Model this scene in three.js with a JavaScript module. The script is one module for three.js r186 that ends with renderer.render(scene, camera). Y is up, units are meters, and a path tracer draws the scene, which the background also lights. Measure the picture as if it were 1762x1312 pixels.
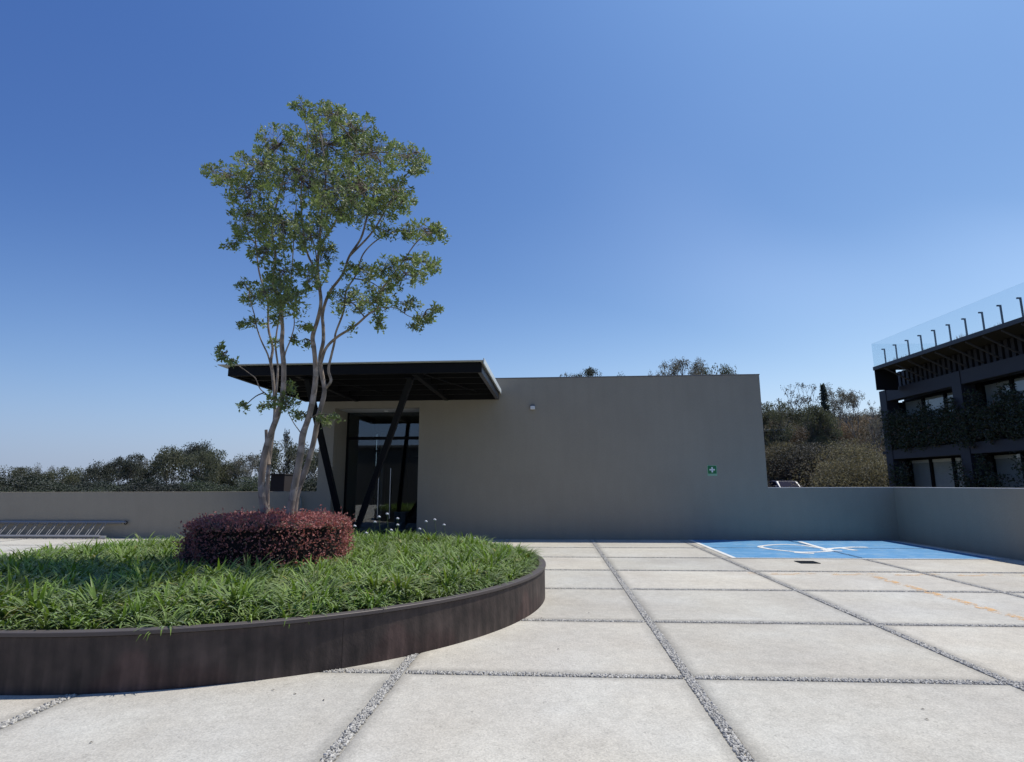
import * as THREE from 'three';
import { mergeGeometries } from 'three/addons/utils/BufferGeometryUtils.js';
import { RoundedBoxGeometry } from 'three/addons/geometries/RoundedBoxGeometry.js';

// ---------------------------------------------------------------- camera, sky, sun, exposure
const scene = new THREE.Scene();
const D2R = Math.PI / 180;
const PW = 1762, PH = 1312, PF = 1010, EYE = 1.5;
const camera = new THREE.PerspectiveCamera(66.0079, 1024 / 762, 0.1, 2500);
camera.rotation.set(10.0064 * D2R, 3.8751 * D2R, -0.17 * D2R, 'YXZ');
camera.position.set(0, EYE, 0);
camera.updateMatrixWorld();
const SUN = new THREE.Vector3(1.85, 4.4, -1.5).normalize();
const sun = new THREE.DirectionalLight(new THREE.Color(1, 0.94, 0.84), 4.2);
sun.position.copy(SUN).multiplyScalar(80); sun.target.position.set(0, 0, -10);
sun.castShadow = true; sun.shadow.mapSize.set(4096, 4096); sun.shadow.radius = 1;
Object.assign(sun.shadow.camera, { left: -50, right: 50, top: 60, bottom: -40, near: 1, far: 220 });
scene.add(sun, sun.target);
{
  const W = 1024, H = 512, d = new Float32Array(W * H * 4), v = new THREE.Vector3();
  const C = [[-4.672, -3.359, -1.688], [-2.434, -2.553, -2.068], [4.78, 3.703, 2.047], [4.425, 3.42, 2.012]];
  for (let y = 0; y < H; y++) for (let x = 0; x < W; x++) {
    const th = (y + 0.5) / H * Math.PI - Math.PI / 2, ph = ((x + 0.5) / W - 0.5) * 2 * Math.PI;
    v.set(Math.cos(th) * Math.cos(ph), Math.sin(th), Math.cos(th) * Math.sin(ph));
    const el = Math.hypot(Math.max(th / D2R, 0), 3.2), g = Math.acos(Math.min(1, v.dot(SUN))) / D2R;
    const a = Math.exp(-el / 4), b = Math.exp(-el / 14), c = Math.exp(-g / 60);
    const q = ph * 5 + el * 0.11, w0 = Math.sin(q * 1.3 + 1.1 * Math.sin(el * 0.21 - ph * 2.3)) + 0.35 * Math.sin(q * 2.9 - el * 0.17 + 2.2 * Math.sin(ph * 3.1 + el * 0.13));
    const wisp = 0.026 * Math.max(0, w0 + 0.35) * Math.exp(-((el - 15) ** 2) / 120) * c * c * c * 14;
    for (let k = 0; k < 3; k++) d[(y * W + x) * 4 + k] = Math.exp(C[0][k] + C[1][k] * a + C[2][k] * b + C[3][k] * c) * (th < 0 ? 0.45 : 1) + wisp * [0.95, 0.97, 1][k];
    d[(y * W + x) * 4 + 3] = 1;
  }
  const sky = new THREE.DataTexture(d, W, H, THREE.RGBAFormat, THREE.FloatType);
  sky.mapping = THREE.EquirectangularReflectionMapping; sky.magFilter = THREE.LinearFilter; sky.minFilter = THREE.LinearFilter; sky.wrapS = THREE.RepeatWrapping; sky.needsUpdate = true;
  scene.background = sky; scene.environment = sky;
}
const renderer = new THREE.WebGLRenderer({ antialias: true });
renderer.setSize(1024, 762);
renderer.toneMapping = THREE.LinearToneMapping; renderer.toneMappingExposure = 1;
renderer.shadowMap.enabled = true;

// ---------------------------------------------------------------- helpers
const V = (x, y, z) => new THREE.Vector3(x, y, z);
function rng(a) { return () => { a |= 0; a = a + 0x6D2B79F5 | 0; let t = Math.imul(a ^ a >>> 15, 1 | a); t = t + Math.imul(t ^ t >>> 7, 61 | t) ^ t; return ((t ^ t >>> 14) >>> 0) / 4294967296; }; }
const hash = (x, y, s) => { let h = Math.imul(x, 374761393) + Math.imul(y, 668265263) + Math.imul(s, 974634533) | 0; h = Math.imul(h ^ h >>> 13, 1274126177); return ((h ^ h >>> 16) >>> 0) / 4294967296; };
function vnoise(x, y, per, s) {
  const xi = Math.floor(x), yi = Math.floor(y), fx = x - xi, fy = y - yi, u = fx * fx * (3 - 2 * fx), w = fy * fy * (3 - 2 * fy);
  const m = (q) => per ? ((q % per) + per) % per : q;
  const a = hash(m(xi), m(yi), s), b = hash(m(xi + 1), m(yi), s), c = hash(m(xi), m(yi + 1), s), e = hash(m(xi + 1), m(yi + 1), s);
  return a + (b - a) * u + (c - a) * w + (a - b - c + e) * u * w;
}
function fbm(x, y, per, s, oct = 4) { let f = 0, a = 0.5, n = 0; for (let i = 0; i < oct; i++) { f += a * vnoise(x, y, per, s + i); n += a; a *= 0.5; x *= 2; y *= 2; per *= 2; } return f / n; }
const smooth = (t) => { t = Math.min(1, Math.max(0, t)); return t * t * (3 - 2 * t); };
function tex(size, fn, srgb = true, rep = 1) {
  const d = new Uint8Array(size * size * 4);
  for (let y = 0; y < size; y++) for (let x = 0; x < size; x++) {
    const c = fn(x / size, y / size), o = (y * size + x) * 4, col = Array.isArray(c) ? c : [c, c, c];
    for (let k = 0; k < 3; k++) d[o + k] = Math.max(0, Math.min(255, col[k] * 255));
    d[o + 3] = col.length > 3 ? Math.max(0, Math.min(255, col[3] * 255)) : 255;
  }
  const t = new THREE.DataTexture(d, size, size); t.wrapS = t.wrapT = THREE.RepeatWrapping; t.magFilter = THREE.LinearFilter; t.minFilter = THREE.LinearMipmapLinearFilter; t.generateMipmaps = true;
  if (srgb) t.colorSpace = THREE.SRGBColorSpace;
  t.repeat.set(rep, rep); t.needsUpdate = true; return t;
}
const lin = (r, g, b) => new THREE.Color().setRGB(r, g, b);
const std = (c, rough = 0.8, o = {}) => new THREE.MeshStandardMaterial({ color: lin(...c), roughness: rough, ...o });
// a photograph's pixel taken to the plane of depth z: used to read real positions off the picture
const MC = new THREE.Matrix3().setFromMatrix4(camera.matrixWorld);
function at(px, py, z) { const r = V((px - PW / 2) / PF, -(py - PH / 2) / PF, -1).applyMatrix3(MC); return V(0, EYE, 0).addScaledVector(r, z / r.z); }

const names = {}; const base = new Map();
function numbered(n) { const k = names[n] = (names[n] ?? -1) + 1; return k ? `${n}_${String(k).padStart(3, '0')}` : n; }
function tag(o, label, category, group, kind) { if (label) o.userData.label = label; if (category) o.userData.category = category; if (group) o.userData.group = group; if (kind) o.userData.kind = kind; return o; }
function thing(name, label, category, p, group, kind) {
  const o = new THREE.Group(); o.name = numbered(name); o.position.set(...p); scene.add(o); base.set(o, V(...p)); return tag(o, label, category, group, kind);
}
// geometry given in world coordinates, hung under a thing (or a part of it)
function part(parent, name, geo, mat, kind) {
  const g = Array.isArray(geo) ? merge(geo) : geo, b = base.get(parent);
  if (b && b.lengthSq() > 0) g.translate(-b.x, -b.y, -b.z);
  const m = new THREE.Mesh(g, mat); m.name = name; m.castShadow = m.receiveShadow = true; parent.add(m); if (b) base.set(m, b);
  if (kind) m.userData.kind = kind; return m;
}
function single(name, geo, mat, label, category, group, kind) {       // a thing that is one mesh; origin at its base
  const g = Array.isArray(geo) ? merge(geo) : geo; g.computeBoundingBox(); const bb = g.boundingBox, p = V((bb.min.x + bb.max.x) / 2, bb.min.y, (bb.min.z + bb.max.z) / 2);
  g.translate(-p.x, -p.y, -p.z); const m = new THREE.Mesh(g, mat); m.name = numbered(name); m.position.copy(p); m.castShadow = m.receiveShadow = true; scene.add(m); return tag(m, label, category, group, kind);
}
function merge(list) {
  list = list.map((g) => g.index ? g.toNonIndexed() : g);
  const all = (k) => list.every((g) => g.attributes[k]);
  for (const g of list) for (const k of Object.keys(g.attributes)) if (!all(k)) g.deleteAttribute(k);
  return list.length > 1 ? mergeGeometries(list) : list[0];
}
function planar(g, s = 1) {                                          // uv in metres on the side each face looks to
  if (g.index) g = g.toNonIndexed();
  const p = g.attributes.position, uv = new Float32Array(p.count * 2), a = V(0, 0, 0), b = V(0, 0, 0), c = V(0, 0, 0);
  for (let i = 0; i < p.count; i += 3) {
    a.fromBufferAttribute(p, i); b.fromBufferAttribute(p, i + 1); c.fromBufferAttribute(p, i + 2);
    const n = b.clone().sub(a).cross(c.clone().sub(a)), ax = Math.abs(n.x), ay = Math.abs(n.y), az = Math.abs(n.z);
    [a, b, c].forEach((q, k) => { const [u, v] = ay >= ax && ay >= az ? [q.x, q.z] : ax >= az ? [q.z, q.y] : [q.x, q.y]; uv[(i + k) * 2] = u / s; uv[(i + k) * 2 + 1] = v / s; });
  }
  g.setAttribute('uv', new THREE.BufferAttribute(uv, 2)); return g;
}
function box(x0, x1, y0, y1, z0, z1, r = 0.006) {                    // a box with eased edges, by its limits
  const w = x1 - x0, h = y1 - y0, d = z1 - z0, g = r > 0 && Math.min(w, h, d) > 2.5 * r ? new RoundedBoxGeometry(w, h, d, 1, r) : new THREE.BoxGeometry(w, h, d);
  return planar(g.translate((x0 + x1) / 2, (y0 + y1) / 2, (z0 + z1) / 2));
}
function bar(a, b, w, h = w, up = V(0, 1, 0), r = 0.004) {           // a straight bar of rectangular section
  const d = b.clone().sub(a), L = d.length(); d.normalize(); const x = up.clone().cross(d).normalize(), y = d.clone().cross(x);
  const g = r && Math.min(w, h) > 3 * r ? new RoundedBoxGeometry(w, h, L, 1, r) : new THREE.BoxGeometry(w, h, L);
  g.applyMatrix4(new THREE.Matrix4().makeBasis(x, y, d).setPosition(a.clone().add(b).multiplyScalar(0.5))); return planar(g);
}
function rod(a, b, r, seg = 8) {
  const d = b.clone().sub(a), g = new THREE.CylinderGeometry(r, r, d.length(), seg);
  g.applyQuaternion(new THREE.Quaternion().setFromUnitVectors(V(0, 1, 0), d.clone().normalize())); g.translate((a.x + b.x) / 2, (a.y + b.y) / 2, (a.z + b.z) / 2); return g.toNonIndexed();
}
function limb(pts, r0, r1, seg = 7, per = 4, wob = 0, seed = 1) {     // a tapered, slightly knotty limb through points
  const curve = new THREE.CatmullRomCurve3(pts, false, 'centripetal'), n = Math.max(2, (pts.length - 1) * per), L = curve.getLength();
  const pos = [], uv = [], idx = []; let nrm = null;
  for (let i = 0; i <= n; i++) {
    const t = i / n, c = curve.getPoint(t), d = curve.getTangent(t);
    if (!nrm) nrm = V(1, 0, 0.3).cross(d).normalize(); nrm.sub(d.clone().multiplyScalar(nrm.dot(d))).normalize();
    const bi = d.clone().cross(nrm), r = (r0 + (r1 - r0) * Math.pow(t, 0.85));
    for (let k = 0; k <= seg; k++) {
      const a = k / seg * 2 * Math.PI, rr = r * (1 + wob * (vnoise((k % seg) * 0.9 + 7, t * L * 5, 0, seed) - 0.5) * 2);
      pos.push(c.x + (nrm.x * Math.cos(a) + bi.x * Math.sin(a)) * rr, c.y + (nrm.y * Math.cos(a) + bi.y * Math.sin(a)) * rr, c.z + (nrm.z * Math.cos(a) + bi.z * Math.sin(a)) * rr);
      uv.push(k / seg, t * L);
      if (i && k) { const q = i * (seg + 1) + k, w = q - seg - 1; idx.push(w - 1, w, q, w - 1, q, q - 1); }
    }
  }
  const g = new THREE.BufferGeometry(); g.setAttribute('position', new THREE.Float32BufferAttribute(pos, 3)); g.setAttribute('uv', new THREE.Float32BufferAttribute(uv, 2)); g.setIndex(idx); g.computeVertexNormals();
  const o = g.toNonIndexed(); return o;
}
class Leaves {                                                        // gathers many small folded leaves into one geometry
  constructor() { this.p = []; this.c = []; }
  add(o, dir, nrm, L, w, col, fold = 0.25) {
    const d = dir.clone().normalize(), s = d.clone().cross(nrm).normalize(), n = s.clone().cross(d);
    const q = (t, u, k) => [o.x + d.x * L * t + s.x * w * u + n.x * k * w, o.y + d.y * L * t + s.y * w * u + n.y * k * w, o.z + d.z * L * t + s.z * w * u + n.z * k * w];
    const a = q(0, 0, 0), b = q(0.5, 0.5, fold), b2 = q(0.5, -0.5, fold), m = q(0.55, 0, 0), e = q(1, 0, -fold * 0.8);
    for (const tri of [[a, m, b], [m, e, b], [a, b2, m], [m, b2, e]]) for (const v of tri) { this.p.push(...v); this.c.push(...col); }
  }
  quad(o, dir, nrm, L, w, col) {
    const d = dir.clone().normalize(), s = d.clone().cross(nrm).normalize();
    const q = (t, u) => [o.x + d.x * L * t + s.x * w * u, o.y + d.y * L * t + s.y * w * u, o.z + d.z * L * t + s.z * w * u];
    const a = q(0, 0), b = q(0.45, 0.5), e = q(1, 0), f = q(0.45, -0.5);
    for (const v of [a, b, e, a, e, f]) { this.p.push(...v); this.c.push(...col); }
  }
  build() {
    const g = new THREE.BufferGeometry(); g.setAttribute('position', new THREE.Float32BufferAttribute(this.p, 3)); g.setAttribute('color', new THREE.Float32BufferAttribute(this.c, 3)); g.computeVertexNormals(); return g;
  }
}
const rdir = (r) => { const z = r() * 2 - 1, a = r() * 6.2832, s = Math.sqrt(1 - z * z); return V(s * Math.cos(a), z, s * Math.sin(a)); };

// ---------------------------------------------------------------- materials
const M = {};
M.concreteMap = tex(1024, (u, v) => {
  const f = fbm(u * 6, v * 6, 6, 11, 4), g = fbm(u * 40, v * 40, 40, 31, 3), s = hash(Math.floor(u * 1024), Math.floor(v * 1024), 5), s2 = vnoise(u * 330, v * 330, 330, 77);
  let k = 0.80 + (f - 0.5) * 0.06 + (g - 0.5) * 0.07 + (s - 0.5) * 0.09 + (s2 - 0.5) * 0.10;
  if (vnoise(u * 210, v * 210, 210, 9) > 0.9) k -= 0.08;
  return [k, k * (0.992 + (f - 0.5) * 0.02), k * (0.965 + (f - 0.5) * 0.04)];
});
M.concreteBump = tex(1024, (u, v) => 0.5 + (vnoise(u * 330, v * 330, 330, 77) - 0.5) * 0.6 + (fbm(u * 90, v * 90, 90, 3, 2) - 0.5) * 0.7, false);
M.concrete = std([0.79, 0.762, 0.70], 0.92, { map: M.concreteMap, vertexColors: true, bumpMap: M.concreteBump, bumpScale: 0.002 });
M.mortar = std([0.62, 0.59, 0.53], 0.95, { map: M.concreteMap, bumpMap: M.concreteBump, bumpScale: 0.006 });
M.pebble = std([1, 1, 1], 0.6);
M.stuccoBump = tex(1024, (u, v) => 0.5 + (fbm(u * 130, v * 130, 130, 3, 3) - 0.5) * 0.9, false);
M.stuccoMap = tex(1024, (u, v) => { const f = fbm(u * 5, v * 5, 5, 41, 5), st = fbm(u * 30, v * 3, 3, 61, 3), k = 0.82 + (f - 0.5) * 0.045 + (st - 0.5) * 0.022 + (vnoise(u * 300, v * 300, 300, 8) - 0.5) * 0.03; return [k, k, k]; }, true, 1 / 4);
M.stuccoBump.repeat.set(1 / 2, 1 / 2);
M.stucco = std([0.478, 0.434, 0.345], 0.9, { map: M.stuccoMap, bumpMap: M.stuccoBump, bumpScale: 0.003 });
M.stuccoTop = std([0.42, 0.37, 0.28], 0.9, { map: M.stuccoMap, bumpMap: M.stuccoBump, bumpScale: 0.003 });
const matt = (c, rough, sp = 0.3) => new THREE.MeshPhysicalMaterial({ color: lin(...c), roughness: rough, specularIntensity: sp });
M.black = matt([0.006, 0.0065, 0.009], 0.5);
M.blackBeam = matt([0.009, 0.009, 0.010], 0.55);
M.deckUnder = matt([0.004, 0.004, 0.004], 0.8);
M.white = std([0.72, 0.73, 0.72], 0.5);
M.steel = std([0.55, 0.55, 0.55], 0.3, { metalness: 0.9 });
M.alu = std([0.30, 0.30, 0.30], 0.5, { metalness: 0.35 });
M.corten = std([1, 1, 1], 0.72, {
  metalness: 0.1, bumpScale: 0.002, bumpMap: tex(512, (u, v) => fbm(u * 60, v * 40, 20, 4, 3), false),
  map: tex(1024, (u, v) => {
    const f = fbm(u * 8, v * 8, 8, 17, 5), st = fbm(u * 60, v * 4, 4, 23, 4), e = fbm(u * 20, v * 20, 20, 91, 3), r = fbm(u * 4, v * 4, 4, 51, 3);
    const k = 0.265 + (f - 0.5) * 0.20 + (st - 0.5) * 0.16 + (e - 0.5) * 0.08; const red = smooth((r - 0.42) * 5) * 0.028;
    return [k * 1.03 + red * 0.6, k * 0.89 - red * 0.25, k * 0.82 - red * 0.2];
  }, true, 0.5),
});
M.cap = std([0.095, 0.08, 0.075], 0.55, { metalness: 0.15 });
M.soil = std([0.028, 0.02, 0.014], 1, { bumpMap: M.concreteBump, bumpScale: 0.02 });
M.bark = std([0.56, 0.48, 0.42], 0.75, { bumpScale: 0.004, bumpMap: tex(256, (u, v) => fbm(u * 8, v * 8, 8, 5, 4), false), map: tex(256, (u, v) => { const f = fbm(u * 3, v * 6, 3, 7, 4), pl = fbm(u * 4 + 9, v * 9, 4, 77, 3), k = 0.66 + (f - 0.5) * 0.6 + (pl > 0.56 ? 0.14 : 0); return [k, k * (pl > 0.56 ? 0.985 : 0.965), k * (pl > 0.56 ? 0.97 : 0.93)]; }) });
M.barkFar = std([0.13, 0.11, 0.09], 0.9);
M.barkPale = std([0.26, 0.24, 0.21], 0.9);
const leafMat = (o = {}) => new THREE.MeshPhysicalMaterial({ vertexColors: true, roughness: 0.9, transmission: 0.4, thickness: 0, clearcoat: 0.6, clearcoatRoughness: 0.35, side: THREE.DoubleSide, ...o });
M.leaf = leafMat({ transmission: 0.48, clearcoat: 0.6, clearcoatRoughness: 0.42 });
M.hedge = leafMat({ transmission: 0.42, clearcoat: 0.35 });
M.blade = leafMat({ transmission: 0.42, clearcoat: 0.3, clearcoatRoughness: 0.35 });
M.far = leafMat({ transmission: 0.42, clearcoat: 0, roughness: 1 });
M.glass = new THREE.MeshPhysicalMaterial({ color: lin(0.78, 0.83, 0.84), roughness: 0.01, transmission: 1, thickness: 0, ior: 1.75, side: THREE.DoubleSide });
M.railGlass = new THREE.MeshPhysicalMaterial({ color: lin(0.945, 0.968, 0.972), roughness: 0.02, transmission: 1, thickness: 0, ior: 1.5, side: THREE.DoubleSide });
M.blue = std([1, 1, 1], 0.65, { map: tex(512, (u, v) => { const f = fbm(u * 8, v * 8, 8, 3, 4), g = fbm(u * 50, v * 20, 10, 9, 2), k = 1 + (f - 0.5) * 0.10 + (g - 0.5) * 0.08, w = smooth((fbm(u * 14, v * 30, 14, 71, 4) - 0.56) * 8) * 0.35; return [0.32 * k + (f - 0.5) * 0.12 + w * 0.32, 0.55 * k + (f - 0.5) * 0.04 + w * 0.14, 0.72 * k]; }, true, 0.5) });
M.paintWhite = std([0.74, 0.75, 0.74], 0.7, { transparent: true, map: tex(512, (u, v) => { const w = fbm(u * 16, v * 16, 16, 33, 4) * 0.8 + vnoise(u * 90, v * 90, 90, 6) * 0.2; return [0.97, 0.97, 0.96, 1 - smooth((w - 0.60) * 9) * 0.5]; }) });

// ---------------------------------------------------------------- terrain
function groundH(x, z) {
  const d = -z, ang = x / Math.max(25, d);
  let h = -4 + 11.6 * smooth((d - 28) / 60) * smooth((ang + 0.26) / 0.36);
  h += -0.6 * smooth((d - 40) / 60) * smooth((-0.1 - ang) / 0.3);
  h += (fbm(x * 0.06 + 50, z * 0.06 + 50, 0, 3, 3) - 0.5) * 1.6 * smooth((d - 30) / 20);
  if (d > 130) h -= (d - 130) * 0.03 * smooth((ang + 0.26) / 0.36);
  return h;
}
{
  const xs = [], zs = []; for (let i = -30; i <= 30; i++) { const t = i / 30; xs.push(Math.sign(t) * Math.pow(Math.abs(t), 2.2) * 900 + t * 110); } for (let i = 0; i <= 70; i++) { const t = i / 70; zs.push(90 - t * 230 - Math.pow(t, 5) * 900); }
  const p = [], idx = [], c = []; for (const z of zs) for (const x of xs) { p.push(x, groundH(x, z), z); const f = fbm(x * 0.15 + 90, z * 0.15 + 90, 0, 6, 3); c.push(0.075 + f * 0.06, 0.065 + f * 0.045, 0.032 + f * 0.02); }
  const n = xs.length; for (let j = 0; j < zs.length - 1; j++) for (let i = 0; i < n - 1; i++) { const a = j * n + i; idx.push(a, a + 1, a + n + 1, a, a + n + 1, a + n); }
  const g = new THREE.BufferGeometry(); g.setAttribute('position', new THREE.Float32BufferAttribute(p, 3)); g.setAttribute('color', new THREE.Float32BufferAttribute(c, 3)); g.setIndex(idx); g.computeVertexNormals();
  const m = new THREE.Mesh(g, std([1, 1, 1], 1, { vertexColors: true, side: THREE.DoubleSide })); m.name = 'terrain'; m.userData.kind = 'structure'; m.receiveShadow = true; scene.add(m);
}

// ---------------------------------------------------------------- plaza: concrete slabs between pebble joints
const FZ = -16.8;                                                     // plane of the building front and parapets
const PX = -4.123, PZ = -8.335, PR = 4.0;                             // the round planter
const JX = [-17.45, -15.12, -12.8, -10.48, -8.16, -5.84, -3.52, -1.27, 1.05, 3.47, 6.25, 8.72], JZ = [4.72, 2.77, 0.82, -1.13, -3.1, -5.05, -6.97, -9.03, -10.93, -12.8, -14.72];
const BAY = [3.66, 8.94, FZ + 0.02, -12.74];                           // painted bay: x0, x1, z0, z1
{
  const pav = thing('pavement', null, null, [0, 0, 0], null, 'structure');
  part(pav, 'bedding', box(-21, 9.6, -0.6, -0.009, FZ - 0.25, 9, 0), M.mortar);
  const W = 0.044, X = [-21, ...JX.flatMap((x) => [x - W, x + W]), 9.2], Z = [9, ...JZ.flatMap((z) => [z + W, z - W]), FZ - 0.02];
  const r = rng(5);
  for (let i = 0; i < X.length; i += 2) for (let j = 0; j < Z.length; j += 2) {
    const x0 = X[i], x1 = X[i + 1], z1 = Z[j], z0 = Z[j + 1];
    let inside = true; for (const [a, b] of [[x0, z0], [x1, z0], [x0, z1], [x1, z1]]) if (Math.hypot(a - PX, b - PZ) > PR - 0.1) inside = false;
    if (inside) continue;
    const gx = [0, 0.012, 0.045, 0.10], n = 10, us = [], vs = [], L = x1 - x0, D = z1 - z0, tone = 0.93 + r() * 0.12, warm = (r() - 0.5) * 0.03;
    for (const e of gx) { us.push(e); vs.push(e); } for (let k = 1; k < n; k++) { us.push(0.09 + (L - 0.18) * k / n); vs.push(0.09 + (D - 0.18) * k / n); } for (const e of [...gx].reverse()) { us.push(L - e); vs.push(D - e); }
    const P = [], C = [], UV = [], I = [], nu = us.length;
    vs.forEach((v) => us.forEach((u) => {
      const e = Math.min(u, L - u, v, D - v), x = x0 + u, z = z0 + v, f = fbm(x * 0.9 + 40, z * 0.9 + 40, 0, 9, 4), g = fbm(x * 2.7 + 80, z * 2.7 + 80, 0, 19, 3), ed = fbm(x * 3 + 9, z * 3 + 9, 0, 29, 2);
      let k = tone * (1 + (f - 0.5) * 0.20 + (g - 0.5) * 0.07); if (e < 0.03) k *= 0.80 - ed * 0.14; else if (e < 0.08) k *= 0.90 - ed * 0.12;
      P.push(x, (e < 0.006 ? -0.007 : e < 0.02 ? -0.001 : 0) + (r() - 0.5) * 0.001, z); C.push(k * (1 + warm), k, k * (1 - warm - (f - 0.5) * 0.05)); UV.push(x / 3 + i * 0.37, z / 3 + j * 0.61);
    }));
    for (let b = 0; b < vs.length - 1; b++) for (let a = 0; a < nu - 1; a++) { const q = b * nu + a; I.push(q, q + nu, q + 1, q + 1, q + nu, q + nu + 1); }
    const g = new THREE.BufferGeometry(); g.setAttribute('position', new THREE.Float32BufferAttribute(P, 3)); g.setAttribute('color', new THREE.Float32BufferAttribute(C, 3)); g.setAttribute('uv', new THREE.Float32BufferAttribute(UV, 2)); g.setIndex(I); g.computeVertexNormals();
    part(pav, 'concrete_slab', g, M.concrete);
  }
  // pebbles on edge in the joints
  const spots = []; const rp = rng(77);
  const put = (x, z) => { if (Math.hypot(x - PX, z - PZ) < PR - 0.02 || z < FZ || x > 9.15) return; spots.push([x, z]); };
  for (const x of JX) for (let z = -1.2; z > FZ; z -= z < -10 ? 0.03 : 0.021) { const n = z < -10 ? 4 : 5; for (let k = 0; k < n; k++) put(x - 0.037 + 0.074 * (k + rp() * 0.9) / n, z + (rp() - 0.5) * 0.02); }
  for (const z of JZ) if (z < -2) for (let x = -18; x < 9.1; x += z < -10 ? 0.03 : 0.021) { if (JX.some((q) => Math.abs(q - x) < 0.05)) continue; const n = z < -10 ? 4 : 5; for (let k = 0; k < n; k++) put(x + (rp() - 0.5) * 0.02, z - 0.037 + 0.074 * (k + rp() * 0.9) / n); }
  const pg = new THREE.IcosahedronGeometry(1, 1), im = new THREE.InstancedMesh(pg, M.pebble, spots.length), o = new THREE.Object3D(), c = new THREE.Color();
  spots.forEach(([x, z], i) => {
    o.position.set(x, -0.006 + rp() * 0.003, z); o.rotation.set((rp() - 0.5) * 0.7, rp() * 6.28, (rp() - 0.5) * 0.7); o.scale.set(0.010 + rp() * 0.009, 0.008 + rp() * 0.005, 0.0055 + rp() * 0.003); o.updateMatrix(); im.setMatrixAt(i, o.matrix);
    const k = 0.29 + rp() * 0.22 + (rp() > 0.8 ? 0.15 : 0), bl = x > BAY[0] && x < BAY[1] && z < BAY[3]; c.setRGB(bl ? 0.09 : k, bl ? 0.25 : k * 0.96, bl ? 0.42 : k * 0.86); im.setColorAt(i, c);
  });
  im.name = 'pebble_joint'; im.userData.kind = 'stuff'; im.castShadow = im.receiveShadow = true; pav.add(im);
}
// painted parking bay
{
  const sheet = (x0, x1, z0, z1, y) => { const g = new THREE.PlaneGeometry(x1 - x0, z1 - z0); g.rotateX(-Math.PI / 2); g.translate((x0 + x1) / 2, y, (z0 + z1) / 2); return planar(g); };
  const t = thing('parking_marking', 'blue painted accessible parking bay with white wheelchair symbol beside the corner walls', 'parking bay', [6.3, 0, -14.7]);
  const f = []; for (const [x0, x1] of [[BAY[0], 6.2], [6.3, 8.67], [8.77, BAY[1]]]) for (const [z0, z1] of [[FZ + 0.03, -14.77], [-14.67, -12.85]]) f.push(sheet(x0, x1, z0, z1, 0.0055));
  f.push(sheet(BAY[0], BAY[1], -12.83, BAY[3], 0.0055));
  part(t, 'blue_field', f, M.blue);
  const ln = (pts, w) => { const out = []; for (let i = 0; i < pts.length - 1; i++) { const [a, b] = [pts[i], pts[i + 1]], dx = b[0] - a[0], dz = b[1] - a[1], l = Math.hypot(dx, dz), g = new THREE.PlaneGeometry(l + w * 0.2, w); g.rotateX(-Math.PI / 2); g.rotateY(-Math.atan2(dz, dx)); g.translate((a[0] + b[0]) / 2, 0.0095 + i * 0.00002, (a[1] + b[1]) / 2); out.push(planar(g)); } return out; };
  part(t, 'border_line', [...ln([[BAY[0] + 0.03, FZ + 0.1], [BAY[0] + 0.03, -12.7]], 0.1), ...ln([[BAY[0], -12.72], [BAY[1], -12.72]], 0.07), ...ln([[BAY[1] - 0.04, -12.8], [BAY[1] - 0.04, FZ + 0.2]], 0.08)], M.paintWhite);
  const ring = new THREE.CatmullRomCurve3([[4.96, -14.99], [5.43, -15.45], [5.81, -15.54], [6.08, -15.34], [6.23, -14.87], [6.28, -14.37], [6.2, -14.1], [5.81, -13.88], [5.43, -13.87], [5.14, -14.21], [4.98, -14.57]].map(([x, z]) => V(x, 0, z)), true).getPoints(40).map((p) => [p.x, p.z]);
  part(t, 'wheelchair_symbol', [...ln(ring, 0.13), ...ln([[6.42, -16.3], [6.35, -15.5], [6.27, -14.3]], 0.12), ...ln([[6.12, -14.25], [6.45, -14.62], [6.78, -14.82], [7.11, -14.96], [7.42, -14.95]], 0.16), ...ln([[6.74, -14.75], [6.82, -14.25]], 0.14), ...ln([[5.3, -13.76], [5.62, -13.6]], 0.17), ...ln([[6.1, -14.2], [6.45, -14.1]], 0.12)].map((g, i) => g.translate(0, i * 0.00003, 0)), M.paintWhite);
  const worn = (px, name, x0, x1, z0, z1, y, label, seed, thr) => {
    const m = tex(256, (u, v) => { const f = fbm(u * 9, v * 9, 9, seed, 4), g = vnoise(u * 60, v * 60, 60, seed + 4); return [0.90, 0.70, 0.44, smooth((f * 0.75 + g * 0.25 - thr) * 7) * px]; });
    const g = sheet(x0, x1, z0, z1, y); single(name, g, std([1, 1, 1], 0.8, { map: m, transparent: true }), label, 'road marking');
  };
  worn(0.6, 'faded_line', 5.14, 5.29, -10.4, -4.6, 0.005, 'faded yellow line painted along the pale concrete slabs', 3, 0.44);
  worn(0.38, 'faded_line', 3.3, 8.6, -10.72, -10.5, 0.005, 'almost worn away orange stripe across the slabs in front of the blue bay', 13, 0.5);
  const dr = thing('drain_grate', 'small dark drain grate set in the concrete in front of the blue bay', 'drain', [4.88, 0, -12.12]);
  part(dr, 'recess', box(4.72, 5.04, -0.002, 0.004, -12.27, -11.97, 0), std([0.004, 0.004, 0.004], 0.9));
  part(dr, 'frame', [box(4.70, 5.06, 0, 0.012, -12.29, -12.265, 0), box(4.70, 5.06, 0, 0.012, -11.975, -11.95, 0), box(4.70, 4.722, 0, 0.012, -12.262, -11.978, 0), box(5.038, 5.06, 0, 0.012, -12.262, -11.978, 0)], M.black);
  for (let k = 0; k < 6; k++) part(dr, 'bar', box(4.745 + k * 0.05, 4.765 + k * 0.05, 0.005, 0.011, -12.26, -11.98, 0), M.black);
}

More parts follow.
